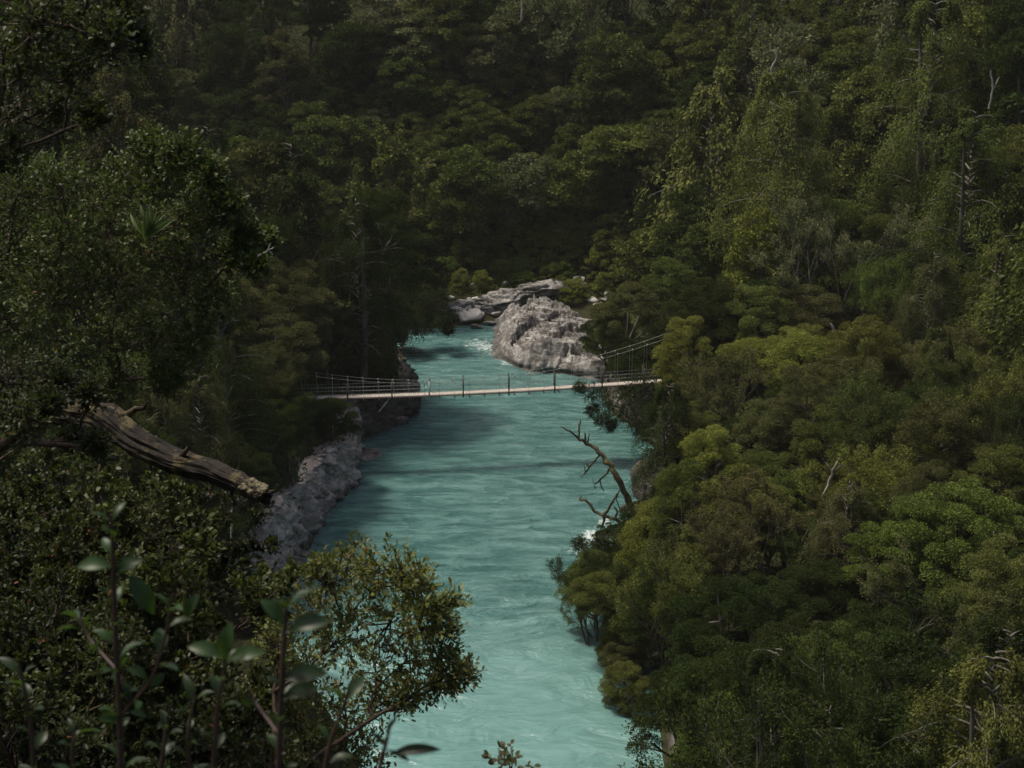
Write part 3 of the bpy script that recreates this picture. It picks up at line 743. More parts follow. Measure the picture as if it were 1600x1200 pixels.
BOULD = [  # u, v of the base centre, half width px, height ratio, material, label
 (735, 500, 24, .62, 'rock_white', 'largest smooth white boulder at the water on the far bank'),
 (712, 492, 16, .6, 'rock_white', 'white slab boulder leaning behind the largest white boulder'),
 (765, 507, 15, .3, 'rock_white', 'low flat pale rock in the water right of the white boulders'),
 (745, 512, 13, .3, 'rock_outcrop', 'low wet brown rock at the foot of the white boulders'),
 (702, 502, 8, .5, 'rock_outcrop', 'small brown stone left of the white boulders'),
 (722, 476, 10, .6, 'rock_white', 'small white stone topmost behind the white boulders'),
 (742, 470, 9, .6, 'rock_white', 'small pale stone among scrub above the white boulders'),
 (758, 482, 10, .5, 'rock_outcrop', 'brown stone between white boulders and scrub'),
 (770, 463, 8, .7, 'rock_white', 'small pale stone in scrub left of the outcrop top'),
 (782, 472, 11, .5, 'rock_white', 'pale stone by the left shoulder of the outcrop'),
 (775, 492, 12, .45, 'rock_white', 'pale flat stone at the left foot of the outcrop'),
 (800, 462, 10, .6, 'rock_outcrop', 'brown stone resting behind the outcrop crest'),
 (818, 455, 12, .7, 'rock_white', 'tall pinkish stone standing above the outcrop crest'),
 (840, 462, 9, .5, 'rock_outcrop', 'small stone right of the tall pinkish stone'),
 (897, 446, 13, .8, 'rock_outcrop', 'pinkish rock knob high in the scrub right of the crest'),
 (910, 458, 10, .6, 'rock_white', 'pale stone below the pinkish rock knob'),
 (925, 470, 10, .5, 'rock_white', 'pale stone halfway down the scrub right of the outcrop'),
 (934, 480, 11, .5, 'rock_white', 'lowest pale stone in the scrub right of the outcrop'),
 (945, 470, 9, .4, 'rock_outcrop', 'small stone nearest the brown tree beside the outcrop'),
 (752, 496, 8, .6, 'rock_white', 'small white stone touching the largest white boulder'),
 (790, 480, 8, .6, 'rock_outcrop', 'small brown stone on the outcrop shoulder'),
 (690, 478, 8, .6, 'rock_outcrop', 'dark stone under the hanging tree left of the white boulders'),
 (706, 468, 7, .6, 'rock_white', 'tiny pale stone uphill of the dark stone'),
]
protor = [rock_mesh('boulder', 3 + i, (1, 0.85, 0.8), MAT['rock_outcrop'], 4, 0.25, 0.10) for i in range(4)]
protow = [rock_mesh('boulder', 13 + i, (1, 0.8, 0.7), MAT['rock_white'], 4, 0.18, 0.06) for i in range(4)]
rb = np.random.RandomState(5)
for i, (u, v, hw, hr_, mt, lab) in enumerate(BOULD):
    d = ray(u, v); t = np.arange(120, 260, 0.25); g = height(d[0] * t, d[1] * t)
    ok = CAMZ + d[2] * t <= np.maximum(g, 0.0); j = int(np.argmax(ok)); x, y = d[0] * t[j], d[1] * t[j]
    s_ = hw * t[j] / FPX
    o = obj('boulder', (protow if mt == 'rock_white' else protor)[i % 4], loc=(x, y, max(g[j], 0) + s_ * hr_ * 0.35))
    o.rotation_euler = (rb.normal() * 0.15, rb.normal() * 0.2, rb.rand() * 6.28); o.scale = (s_, s_ * 0.9, s_ * hr_ * 1.25)
    tag(o, lab, 'boulder', 'boulders on the far bank')
for lab, u, v, rr, rot, mt, sd in [
    ('dark grey slab rock below the dead branch on the right bank', 1018, 782, (1.6, 2.4, 2.4), 0.3, 'rock_dark', 31),
    ('low dark ledge at the foot of the grey slab rock', 1004, 802, (1.8, 1.2, 0.7), 0.1, 'rock_dark', 33),
    ('round grey boulder half drowned below the left cliff', 574, 712, (1.2, 1.6, 0.22), 0.0, 'rock_cliff', 34),
    ('pale pink boulder at the water beneath the bridge', 624, 664, (0.9, 0.6, 0.55), 0.4, 'rock_outcrop', 35),
    ('mossy brown rock at the tip of the left headland', 640, 640, (1.1, 1.0, 1.5), 0.2, 'rock_dark', 36),
    ('rounded grey boulder leaning on the left cliff corner', 540, 760, (0.7, 0.7, 0.9), 0.2, 'rock_cliff', 37)]:
    q_ = at_z(u, v)
    o = obj('boulder', rock_mesh('boulder', sd, rr, MAT[mt], 5, 0.3, 0.12), loc=(q_[0], q_[1] + 0.3, rr[2] * 0.35)); o.rotation_euler = (0, 0, rot)
    tag(o, lab, 'boulder')
for i in range(34):
    u, v = rb.uniform(684, 965), rb.uniform(440, 502)
    if 772 < u < 930 and v > 462: continue
    d = ray(u, v); t = np.arange(120, 260, 0.25); g = height(d[0] * t, d[1] * t); j = int(np.argmax(CAMZ + d[2] * t <= np.maximum(g, 0.0)))
    s_ = rb.uniform(4, 11) * t[j] / FPX; wh = rb.rand() < 0.6
    o = obj('boulder', (protow if wh else protor)[i % 4], loc=(d[0] * t[j], d[1] * t[j], max(g[j], 0) + s_ * 0.4))
    o.rotation_euler = (rb.normal() * 0.5, rb.normal() * 0.5, rb.rand() * 6.28); o.scale = (s_, s_ * rb.uniform(0.6, 1), s_ * rb.uniform(0.5, 1.1))
    tag(o, None, 'boulder', 'boulders on the far bank'); AUTO.append((o, 'pale' if wh else 'brown', 'loose', 'stone', u, v, s_))
for lab, u, v, rr, rot, mt, sd in [
    ('broken pale rock shelf in scrub left of the white boulders', 712, 486, (2.6, 1.6, 0.9), 0.2, 'rock_outcrop', 51),
    ('long low pale ledge behind the white boulders', 765, 478, (3.6, 1.8, 1.1), -0.15, 'rock_outcrop', 52),
    ('fractured pale shelf joining the left shoulder of the outcrop', 795, 474, (2.8, 2.0, 1.5), 0.3, 'rock_outcrop', 53),
    ('pale broken ledge in scrub behind the outcrop crest', 850, 458, (4.4, 1.6, 1.3), 0.1, 'rock_outcrop', 54)]:
    d = ray(u, v); t = np.arange(120, 260, 0.25); g = height(d[0] * t, d[1] * t); j = int(np.argmax(CAMZ + d[2] * t <= np.maximum(g, 0.0)))
    o = obj('rock_shelf', rock_mesh('rock_shelf', sd, rr, MAT[mt], 5, 1.1, 0.3), loc=(d[0] * t[j], d[1] * t[j], max(g[j], 0) + rr[2] * 0.1)); o.rotation_euler = (0.05, -0.08, rot)
    tag(o, lab, 'rock ledge')
def cliff(name, pts, hgt, mat, label, seed, step=0.13, lean=0.9):
    P = np.array(pts); seg = np.hypot(*np.diff(P, axis=0).T); cum = np.concatenate([[0], np.cumsum(seg)])
    n = int(cum[-1] / step); t = np.linspace(0, cum[-1], n)
    bx, by = np.interp(t, cum, P[:, 0]), np.interp(t, cum, P[:, 1])
    for _ in range(25):
        bx[1:-1] = (bx[:-2] + bx[2:] + 2 * bx[1:-1]) / 4; by[1:-1] = (by[:-2] + by[2:] + 2 * by[1:-1]) / 4
    tx, ty = np.gradient(bx), np.gradient(by); L = np.hypot(tx, ty); nxv, nyv = -ty / L, tx / L   # towards the river (left of travel)
    m = int((hgt + 2.5) / step); w = np.linspace(0, 1, m)
    zz = -0.8 + (hgt + 0.8) * sst(0, 0.72, w)[:, None] * (0.85 + 0.3 * fbm(np.stack([t / 4 + seed, t * 0, t * 0], -1), 2))[None, :]
    inw = (lean * sst(0, 0.8, w) + 3.2 * sst(0.66, 1.0, w))[:, None]
    X_ = bx[None] - nxv[None] * (inw - 0.35); Y_ = by[None] - nyv[None] * (inw - 0.35)
    p = np.stack([X_, Y_, zz], -1)
    wob = 0.3 * fbm(p * 0.8, 3)[..., None]
    f1, c1 = facets(p * np.array([0.42, 0.42, 0.6]) + wob, seed); f2, c2 = facets(p * np.array([1.1, 1.1, 1.7]) + wob, seed * 2)
    f3, c3 = facets(p * np.array([3.2, 3.2, 4.2]), seed * 3)
    disp = 0.75 * f1 - 0.3 * (1 - sst(0, 0.06, c1)) + 0.42 * f2 - 0.14 * (1 - sst(0, 0.08, c2)) + 0.12 * f3 + 0.10 * fbm(p * 3, 4, 0.6)
    endf = sst(0, 1.5, np.minimum(t, cum[-1] - t))[None]
    X_ = X_ + nxv[None] * (disp * endf - 1.2 * (1 - endf)); Y_ = Y_ + nyv[None] * (disp * endf - 1.2 * (1 - endf))
    ii = np.arange(n * m).reshape(m, n); qf = np.stack([ii[:-1, :-1], ii[1:, :-1], ii[1:, 1:], ii[:-1, 1:]], -1).reshape(-1, 4)
    v = np.stack([X_, Y_, zz], -1).reshape(-1, 3); c = v.mean(0); c[2] = 0
    tag(obj(name, mesh_np(name, v - c, qf, MAT[mat]), loc=c), label, 'cliff')
LP = pl(LPX)
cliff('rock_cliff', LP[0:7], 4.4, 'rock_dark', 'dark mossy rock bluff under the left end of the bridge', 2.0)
cliff('rock_cliff', LP[6:11], 4.9, 'rock_cliff', 'purple-grey blocky cliff dropping into the river below the bridge', 5.0)
cliff('rock_cliff', LP[10:15], 5.4, 'rock_cliff', 'paler slabby cliff nearest the viewer, behind bare twigs', 8.0, 0.14, 1.6)

# ------------------------------------------------------------------ the footbridge
k = M('bridge_planks'); tc = k.n('ShaderNodeTexCoord').outputs['Object']
pn = k.noise(k.mapping(tc, (9, 0.6, 1)), 1.0, 3)
MAT['plank'] = k.surf(k.n('ShaderNodeBsdfPrincipled', {'Base Color': k.mix(pn, (0.38, 0.33, 0.28), (0.58, 0.52, 0.46)), 'Roughness': 0.7}).outputs[0])
def plain(name, c, rough=0.6, metal=0.0):
    k = M(name); tc = k.n('ShaderNodeTexCoord').outputs['Object']; n_ = k.noise(tc, 3.0, 4)
    return k.surf(k.n('ShaderNodeBsdfPrincipled', {'Base Color': k.mix(n_, tuple(a * 0.75 for a in c), tuple(min(1, a * 1.2) for a in c)), 'Roughness': rough, 'Metallic': metal}).outputs[0])
MAT['post'] = plain('post_timber', (0.055, 0.042, 0.035)); MAT['post_pale'] = plain('post_pale', (0.5, 0.5, 0.44)); MAT['steel'] = plain('galvanised_steel', (0.34, 0.34, 0.32), 0.5, 0.4)
MAT['beam'] = plain('beam_timber', (0.10, 0.06, 0.045))
BA, BB = at_z(462, 621.5, 7.0), at_z(1028, 595, 7.0)
bvec = BB - BA; BL = float(np.linalg.norm(bvec)); bx_ = bvec / BL; ang = math.atan2(bx_[1], bx_[0])
br = obj('suspension_bridge', None, loc=BA, rz=ang)
tag(br, 'narrow suspension footbridge with pale plank deck and dark posts spanning the river', 'bridge')
def box(x0, x1, y0, y1, z0, z1):
    v = np.array([(x, y, z) for x in (x0, x1) for y in (y0, y1) for z in (z0, z1)], float)
    f = np.array([(0, 1, 3, 2), (4, 6, 7, 5), (0, 4, 5, 1), (2, 3, 7, 6), (0, 2, 6, 4), (1, 5, 7, 3)]); return v, f
def dz(s): return -0.22 * math.sin(math.pi * min(max(s / BL, 0), 1))     # slight sag
pl_parts = []
s_ = -0.6; rp_ = np.random.RandomState(3)
while s_ < BL + 0.3:
    z_ = dz(s_); pl_parts.append(box(s_, s_ + 0.17, -0.42, 0.42, z_ - 0.045 + rp_.rand() * 0.006, z_ + rp_.rand() * 0.01)); s_ += 0.185
v_, f_ = merge(pl_parts); obj('deck', mesh_np('deck', v_, f_, MAT['plank']), br)
for yy in (-0.44, 0.44):
    L_ = [(np.array([(s, yy, dz(s) - 0.10) for s in np.linspace(-0.6, BL + 0.3, 30)]), np.full(30, 0.05))]
    v_, f_ = tubes(L_, 6); obj('stringer', mesh_np('stringer', v_, f_, MAT['beam'], True), br)
H0, K_ = 1.10, 0.0076; S0 = (692 - 462) / (1034 - 462) * BL
def cab(s): return dz(s) + H0 + K_ * (s - S0) ** 2
PXS = BL / (1034 - 462)
postS = [(u - 462) * PXS for u in (541, 609, 667, 720, 792, 865, 941, 1009)]
for yy in (-0.46, 0.46):
    ss = np.linspace(-1.5, BL + 3.2, 70)
    v_, f_ = tubes([(np.array([(s, yy * (1 + 0.02 * abs(s - S0)), cab(s)) for s in ss]), np.full(70, 0.011))], 6)
    obj('main_cable', mesh_np('main_cable', v_, f_, MAT['steel'], True), br)
    for hgt_ in (1.0, 0.66, 0.33):
        v_, f_ = tubes([(np.array([(s, yy, dz(s) + hgt_) for s in np.linspace(0, BL, 40)]), np.full(40, 0.008))], 4)
        obj('rail_wire', mesh_np('rail_wire', v_, f_, MAT['steel'], True), br)
    nl = []
    for s in np.arange(0.2, BL, 0.30): nl.append((np.array([(s, yy, dz(s)), (s, yy, dz(s) + 1.0)]), np.full(2, 0.0035)))
    v_, f_ = tubes(nl, 3); obj('side_netting', mesh_np('side_netting', v_, f_, MAT['steel']), br)
    for i, s in enumerate(postS):
        top = max(1.45, 0) if i > 2 else 1.25
        v_, f_ = box(-0.055, 0.055, -0.05, 0.05, -0.34, top)
        pale = (i == 2 and yy < 0)
        o = obj('post', mesh_np('post', v_, f_, MAT['post_pale' if pale else 'post']), br, loc=(s + (0.0 if yy < 0 else 0.12), yy * 1.12, dz(s)))
        if pale: o['label'] = 'pale weathered post'
sh = 0.55
k_i = 0
while sh < BL:
    v_, f_ = box(-0.05, 0.05, -0.62, 0.62, -0.30, -0.17); obj('cross_beam', mesh_np('cross_beam', v_, f_, MAT['beam']), br, loc=(sh, 0, dz(sh)))
    for yy in (-0.50, 0.50):
        v_, f_ = tubes([(np.array([(0, 0, -0.2), (0, 0, cab(sh) - dz(sh))]), np.full(2, 0.011))], 4)
        o = obj('hanger', mesh_np('hanger', v_, f_, MAT['steel']), br, loc=(sh, yy, dz(sh)))
        v_, f_ = box(-0.05, 0.05, -0.04, 0.04, -0.07, 0.05); obj('clamp', mesh_np('clamp', v_, f_, MAT['steel']), o, loc=(0, 0, cab(sh) - dz(sh)))
    sh += 1.335
for s, hh in ((-1.5, cab(-1.5)), (BL + 3.2, cab(BL + 3.2))):
    for yy in (-0.6, 0.6):
        v_, f_ = tubes([(np.array([(s, yy, -5.0), (s, yy, hh + 0.15)]), np.full(2, 0.12))], 8); obj('tower_post', mesh_np('tower_post', v_, f_, MAT['post'], True), br)
# stay rod under the left part of the deck
v_, f_ = tubes([(np.array([(postS[1] - 0.1, -0.4, -0.2), (postS[1] - 1.2, -0.8, -1.4)]), np.full(2, 0.03))], 5); obj('stay_rod', mesh_np('stay_rod', v_, f_, MAT['steel']), br)

# ------------------------------------------------------------------ trees along the water, near vegetation
def cluster_plant(name, base, clusters, ydist, depth, leaf, nleaf, seed, fmat, bmat, color, label, cat, tw=1.0, lw=0.6, droop=0.0, trunk_r=0.12, tmpl=T_LEAF, sparse=1.0, outv=0.6, group=None, limb_n=None):
    """a plant whose leafy twig clusters sit at given sight lines; each cluster is fed by its own limb from the base"""
    r = np.random.RandomState(seed); base = np.array(base, float)
    C, Rr = [], []
    for (u, v, rp) in clusters:
        y = ydist + r.uniform(-1, 1) * depth
        C.append(at_y(u, v, y)); Rr.append(rp * y / FPX * 1.03)
    C = np.array(C); Rr = np.array(Rr); lines = []
    cen = C.mean(0); LP_, LD_ = [], []
    mains = []
    order_ = np.argsort(((C - base) ** 2).sum(1)); nodes = []
    for ci in order_:
        c, rr = C[ci], Rr[ci]; t = np.linspace(0, 1, 9)[:, None]
        if len(nodes) < (limb_n or 3):
            b0 = base; r0 = trunk_r * 0.6; mid = base * 0.45 + cen * 0.35 + c * 0.2 + r.normal(size=3) * rr * 0.5
        else:
            cost = [np.linalg.norm(n_[0] - c) + 0.35 * np.linalg.norm(n_[0] - base) for n_ in nodes]; b0, r0 = nodes[int(np.argmin(cost))]; r0 = r0 * 0.8
            mid = (b0 + c) / 2 + r.normal(size=3) * rr * 0.25 + np.array([0, 0, -0.15 * rr])
        r1 = max(r0 * 0.45, 0.012 * trunk_r / 0.12)
        Q = (1 - t) ** 2 * b0 + 2 * t * (1 - t) * mid + t ** 2 * c; Q[1:-1] += r.normal(size=(7, 3)) * rr * 0.06
        lines.append((Q, np.linspace(r0, r1, 9)))
        nodes += [(Q[5], (r0 + r1) / 2), (c, r1)]
        nb = max(int(7 * sparse), 3)
        for _ in range(nb):
            e = c + r.normal(size=3) * rr * 0.55; s = Q[6 + r.randint(2)]
            m_ = (s + e) / 2 + r.normal(size=3) * rr * 0.12
            lines.append((np.array([s, m_, e]), np.array([1, .7, .4]) * 0.011 * trunk_r / 0.12 + 0.001))
        nt = int(nleaf * sparse)
        a = unit(r.normal(size=(nt, 3))); st = c + a * rr * (r.rand(nt) ** 0.45)[:, None] * 0.85
        dd = unit(a * outv + r.normal(size=(nt, 3)) * 0.6 + np.array([0, 0, 0.55 - droop]))
        Lt = leaf * 2.6 * tw * (0.6 + 0.8 * r.rand(nt))
        nl_ = 7
        for j in range(nl_):
            f = (j + 1) / nl_
            LP_.append(st + dd * (Lt * f)[:, None]); 
            side = unit(np.cross(dd, unit(r.normal(size=(nt, 3)))))
            LD_.append(unit(dd * (0.35 + 0.5 * f) + side * 0.8 + np.array([0, 0, 0.15 - droop * 0.5])))
        for i in range(0, nt, 2): lines.append((np.array([st[i], st[i] + dd[i] * Lt[i]]), np.array([0.0045, 0.002]) * trunk_r / 0.12 + 0.001))
    LP_ = np.concatenate(LP_); LD_ = np.concatenate(LD_)
    N = unit(r.normal(size=LP_.shape) * 0.5 + np.array([0, 0, 1.0]))
    v_, f_ = leaves(tmpl, LP_ - base, LD_, N, leaf * (0.6 + 0.6 * r.rand(len(LP_))), lw / 0.4)
    root = obj(name, None, loc=base)
    obj('crown', mesh_np('crown', v_, f_, fmat), root, color=color)
    lines = [(p - base, q) for p, q in lines]
    tv, tf = tubes(lines, 4); obj('trunk', mesh_np('trunk', tv, tf, bmat, True), root)
    return tag(root, label, cat, group)
def gpt(x, y, dz_=-0.2): return (x, y, h1(x, y) + dz_)

FN, FB, TW = MAT['foliage_near'], MAT['foliage_bush'], MAT['twig']
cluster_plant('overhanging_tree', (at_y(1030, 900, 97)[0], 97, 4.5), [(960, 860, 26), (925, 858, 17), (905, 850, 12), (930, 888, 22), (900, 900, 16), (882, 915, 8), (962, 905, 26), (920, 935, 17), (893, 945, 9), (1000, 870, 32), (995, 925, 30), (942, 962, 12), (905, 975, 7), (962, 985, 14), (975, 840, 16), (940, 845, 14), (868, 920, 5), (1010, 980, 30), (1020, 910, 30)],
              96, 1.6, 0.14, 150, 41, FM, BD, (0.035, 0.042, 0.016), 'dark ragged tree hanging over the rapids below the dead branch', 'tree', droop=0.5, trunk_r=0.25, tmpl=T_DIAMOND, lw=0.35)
cluster_plant('overhanging_tree', (at_y(1050, 1060, 87)[0], 87, 4.0), [(950, 1040, 18), (975, 1060, 28), (962, 1098, 20), (990, 1110, 30), (975, 1150, 20), (1000, 1175, 34), (958, 1008, 20), (985, 990, 30), (940, 1050, 8), (1012, 1040, 34), (985, 1190, 18)],
              86, 1.3, 0.13, 170, 44, FM, BD, (0.050, 0.055, 0.018), 'olive ragged foliage trailing into the river near the bottom of the right bank', 'tree', droop=0.4, trunk_r=0.22, tmpl=T_DIAMOND, lw=0.35)
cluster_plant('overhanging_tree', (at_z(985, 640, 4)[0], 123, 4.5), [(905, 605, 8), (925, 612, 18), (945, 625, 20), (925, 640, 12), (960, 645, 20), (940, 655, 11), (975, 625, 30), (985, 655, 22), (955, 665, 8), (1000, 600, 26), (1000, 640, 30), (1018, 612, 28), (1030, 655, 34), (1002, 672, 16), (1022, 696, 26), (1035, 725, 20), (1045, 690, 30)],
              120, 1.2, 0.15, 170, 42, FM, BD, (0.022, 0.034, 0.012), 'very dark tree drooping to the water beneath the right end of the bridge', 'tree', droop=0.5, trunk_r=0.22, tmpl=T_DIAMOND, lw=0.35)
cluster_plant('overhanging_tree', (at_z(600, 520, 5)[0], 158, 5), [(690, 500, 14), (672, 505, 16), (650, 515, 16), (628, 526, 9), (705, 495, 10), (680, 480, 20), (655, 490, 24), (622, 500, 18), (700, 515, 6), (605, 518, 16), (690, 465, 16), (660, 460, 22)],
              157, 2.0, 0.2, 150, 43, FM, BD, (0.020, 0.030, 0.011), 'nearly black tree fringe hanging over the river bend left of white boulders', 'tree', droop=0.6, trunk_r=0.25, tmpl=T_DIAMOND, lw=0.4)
# shrubs and small trees rooted in the steep right bank and the left headland
rg = np.random.RandomState(77)
RB = pl(RPX); LBk = pl(LPX)
def bank_row(line, i0, i1, stepm, inset, tones, side, rads, zr, where):
    P = np.array(line[i0:i1]); seg = np.hypot(*np.diff(P, axis=0).T); cum = np.concatenate([[0], np.cumsum(seg)]); s = 0.5; n = 0
    while s < cum[-1]:
        x, y = np.interp(s, cum, P[:, 0]), np.interp(s, cum, P[:, 1]); j = min(np.searchsorted(cum, s), len(P) - 1)
        t_ = unit(P[j] - P[j - 1]); nn = np.array([t_[1], -t_[0]]) * side
        x, y = x + nn[0] * inset, y + nn[1] * inset
        kind = rg.choice([0, 1, 3, 4, 5, 8]); A = MIDP[kind]; rad = rg.uniform(*rads); sc = rad / A[2]
        z = rg.uniform(*zr) - A[3] * sc
        cu, cv, cf = proj(np.array([x, y, z + A[3] * sc])); s += stepm * rg.uniform(0.8, 1.25)
        if not clear_of_water(cu, cv, rad * FPX / cf * 0.95): continue
        root = obj('bank_shrub', None, loc=(x, y, z), rz=rg.rand() * 6.28, scale=sc)
        root.rotation_euler = (rg.normal() * 0.1, rg.normal() * 0.1, rg.rand() * 6.28)
        c = TONES[tones[rg.randint(len(tones))]]
        obj('crown', A[0], root, color=c); obj('trunk', A[1], root)
        u, v, _ = proj(np.array([x, y, z + A[3] * sc]))
        AUTO.append((root, [t_ for t_ in TONES if TONES[t_] == c][0], 'bank', 'shrub', float(u), float(v), rad)); tag(root, None, 'shrub', f"shrubs along {where}")
bank_row(RB, 6, 10, 2.1, 2.2, ['dark green', 'mid green', 'dark green'], 1, (1.3, 1.9), (1.6, 3.0), 'the right river bank')
bank_row(RB, 11, 17, 2.0, 1.9, ['dark green', 'olive green', 'brown-olive'], 1, (1.2, 1.8), (0.8, 1.7), 'the lower right bank')
bank_row(RB, 11, 17, 2.4, 3.6, ['dark green', 'olive green', 'mid green'], 1, (1.6, 2.2), (3.2, 5.0), 'the lower right ledge')
bank_row(LBk, 0, 4, 2.2, 2.2, ['dark green'], -1, (1.6, 2.4), (3.0, 5.0), 'the left headland')
bank_row(LBk, 4, 8, 2.2, 3.8, ['dark green', 'brown-olive'], -1, (1.2, 1.7), (5.4, 6.5), 'the cliff below the bridge')
bank_row(LBk, 8, 14, 2.6, 4.6, ['brown-olive', 'olive green'], -1, (0.9, 1.4), (5.6, 6.6), 'the top of the left cliff')

rq = np.random.RandomState(19)
for (ya, yb, n_, ra, zt) in ((176.5, 179, 15, (1.0, 1.7), (2.2, 3.4)), (180, 183, 14, (1.5, 2.4), (3.6, 5.6)), (183.5, 186, 15, (2.0, 2.8), 0), (187, 190, 15, (2.3, 3.2), 0), (191, 194, 14, (2.4, 3.4), 0), (195, 198, 14, (2.6, 3.6), 0), (199, 203, 13, (2.8, 3.8), 0)):
    for i_ in range(n_):
        x = -24 + 42 * (i_ + rq.rand()) / n_; y = rq.uniform(ya, yb) - (0.25 * max(x - 2, 0)); kind = rq.choice([0, 1, 4, 5, 0]); A = FARP[kind]; rad = rq.uniform(*ra); sc = rad / A[2]
        z = max(h1(x, y), 0.5) + rad * rq.uniform(0.5, 0.9) - A[3] * sc
        root = obj('bank_shrub', None, loc=(x, y, z), rz=rq.rand() * 6.28, scale=sc); tn = (['mid green', 'olive green', 'yellow-green', 'yellow-green', 'bright green'] if ya < 184 else ['mid green', 'olive green', 'grey-green', 'mid green', 'olive green'])[rq.randint(5)]
        obj('crown', A[0], root, color=TONES[tn]); obj('trunk', A[1], root)
        cu, cv, _ = proj(np.array([x, y, z + A[3] * sc])); AUTO.append((root, tn, 'riverside', 'shrub', float(cu), float(cv), rad)); tag(root, None, 'shrub', 'shrubs on the far bank behind the rocks')
# near tree on the left slope
cluster_plant('leafy_tree', gpt(-8.5, 25.5), [(235, 235, 30), (285, 245, 32), (325, 275, 28), (260, 290, 50), (355, 325, 26), (200, 285, 46), (310, 345, 46), (385, 372, 20), (412, 378, 12), (365, 400, 30), (400, 420, 10), (240, 370, 55), (160, 330, 55), (95, 290, 55), (30, 285, 60), (100, 380, 62), (20, 380, 65), (180, 440, 58), (280, 430, 55), (80, 470, 62), (330, 465, 36), (10, 500, 65), (150, 520, 58), (240, 515, 50), (300, 530, 36), (60, 570, 60), (180, 590, 45), (-40, 330, 60), (-30, 450, 60), (-60, 560, 60), (0, 640, 60), (260, 590, 30)],
              23, 1.3, 0.075, 260, 51, FN, TW, (0.062, 0.085, 0.019), 'leafy green tree on the near left with glossy leaves and dead twigs', 'tree', trunk_r=0.2, lw=0.5, sparse=0.8, outv=0.9)
# canopy tree whose branches reach in at the top left
cluster_plant('canopy_tree', gpt(-9.0, 8.0), [(-20, 10, 60), (60, 30, 55), (130, 20, 45), (195, 15, 35), (40, 95, 55), (110, 100, 42), (165, 60, 35), (10, 170, 55), (90, 170, 28), (145, 185, 20), (215, 70, 18), (-80, -60, 90), (40, -90, 80), (170, -80, 70), (-100, 90, 80), (-60, 230, 60), (250, -60, 40), (10, 240, 36), (10, 600, 55), (60, 585, 40), (-40, 560, 60), (40, 665, 38), (-10, 690, 60), (95, 600, 20), (-60, 400, 60), (-70, 500, 60), (75, 635, 22), (140, 618, 16), (118, 690, 20), (150, 700, 12)],
              11.5, 1.0, 0.045, 170, 52, FN, TW, (0.040, 0.050, 0.016), 'dark tree with sparse yellowing leaves reaching in at top left corner', 'tree', trunk_r=0.16, lw=0.5, sparse=0.75)
# shrubs on the near left slope
def shrub_proto(seed, R, H, leaf, kids, nl, lw, fmat):
    r = np.random.RandomState(seed); out, tips = [], []
    for s in range(7):
        a = s * 0.9 + r.rand(); tilt = 0.25 + 0.75 * r.rand()
        grow(r, (0.1 * math.cos(a), 0.1 * math.sin(a), -0.3), (math.cos(a) * tilt, math.sin(a) * tilt, 1), H * (0.75 + 0.3 * r.rand()), 0.028, 3, kids, 0.8, 0.52, 0.14, 0.05, 0.35, 6, out, tips, 0.003)
    Pt = np.concatenate([p[1:] for p, _ in tips]); Dt = np.concatenate([d[1:] for _, d in tips])
    Pt = np.repeat(Pt, nl, 0); Dt = np.repeat(Dt, nl, 0)
    Dd = unit(Dt * 0.7 + r.normal(size=Pt.shape) * 0.65 + np.array([0, 0, 0.2])); Nn = unit(r.normal(size=Pt.shape) * 0.5 + np.array([0, 0, 1]))
    v, f = leaves(T_LEAF, Pt, Dd, Nn, leaf * (0.6 + 0.7 * r.rand(len(Pt))), lw / 0.4)
    sc = R / max(1e-6, np.percentile(np.hypot(v[:, 0], v[:, 1]), 92))
    tv, tf = tubes(out, 4)
    return mesh_np('crown', v, f, fmat), mesh_np('stems', tv, tf, TW, True)
SH = [shrub_proto(61, 1.3, 1.5, 0.062, (6, 5, 5), 3, 0.5, FN), shrub_proto(62, 1.3, 1.7, 0.055, (6, 6, 5), 3, 0.4, FN), shrub_proto(63, 1.2, 1.6, 0.06, (6, 5, 5), 1, 0.35, FB)]
SHT = [((0.033, 0.041, 0.010), 'olive leafy'), ((0.018, 0.023, 0.007), 'dark leafy'), ((0.052, 0.062, 0.013), 'yellow-green leafy'), ((0.075, 0.062, 0.03), 'brown twiggy')]
rsn = np.random.RandomState(91); placed_sh = []
def march(u, v, off, tmin=9.0, tmax=90):
    d = ray(u, v); t = np.arange(tmin, tmax, 0.15); g = height(d[0] * t, d[1] * t)
    ok = CAMZ + d[2] * t <= g + off
    if not ok.any(): return None
    j = int(np.argmax(ok)); return d[0] * t[j], d[1] * t[j], t[j]
ns = 0
for a in range(1400):
    u, v = rsn.uniform(-60, 520), rsn.uniform(560, 1230)
    if v < 1000 and u > 470 - (v - 700) * 0.25: continue
    if u > 360 and v > 940: continue
    q_ = march(u, v, 1.0, 12.5)
    if q_ is None: continue
    x, y, t = q_
    if y > 62 or (u > 330 and y > 45 and v > 700): continue
    if not clear_of_water(u, v, 1.2 * FPX / t): continue
    if any(math.hypot(x - b[0], y - b[1]) < 0.95 + 0.012 * y for b in placed_sh): continue
    placed_sh.append((x, y))
    edge = u > 330 and v > 760
    k_ = 2 if edge else rsn.choice([0, 0, 1])
    c, w_ = SHT[3] if edge else SHT[rsn.choice([0, 1, 1, 2])]
    root = obj('shrub', None, loc=(x, y, h1(x, y) - 0.1), rz=rsn.rand() * 6.28, scale=rsn.uniform(0.75, 1.15) * (1 + 0.008 * y))
    obj('crown', SH[k_][0], root, color=c); obj('stems', SH[k_][1], root)
    AUTO.append((root, w_.split()[0], w_.split()[1], 'shrub', u, v, 1.0)); tag(root, None, 'shrub', 'shrubs on the near left slope'); ns += 1
print('near shrubs', ns)
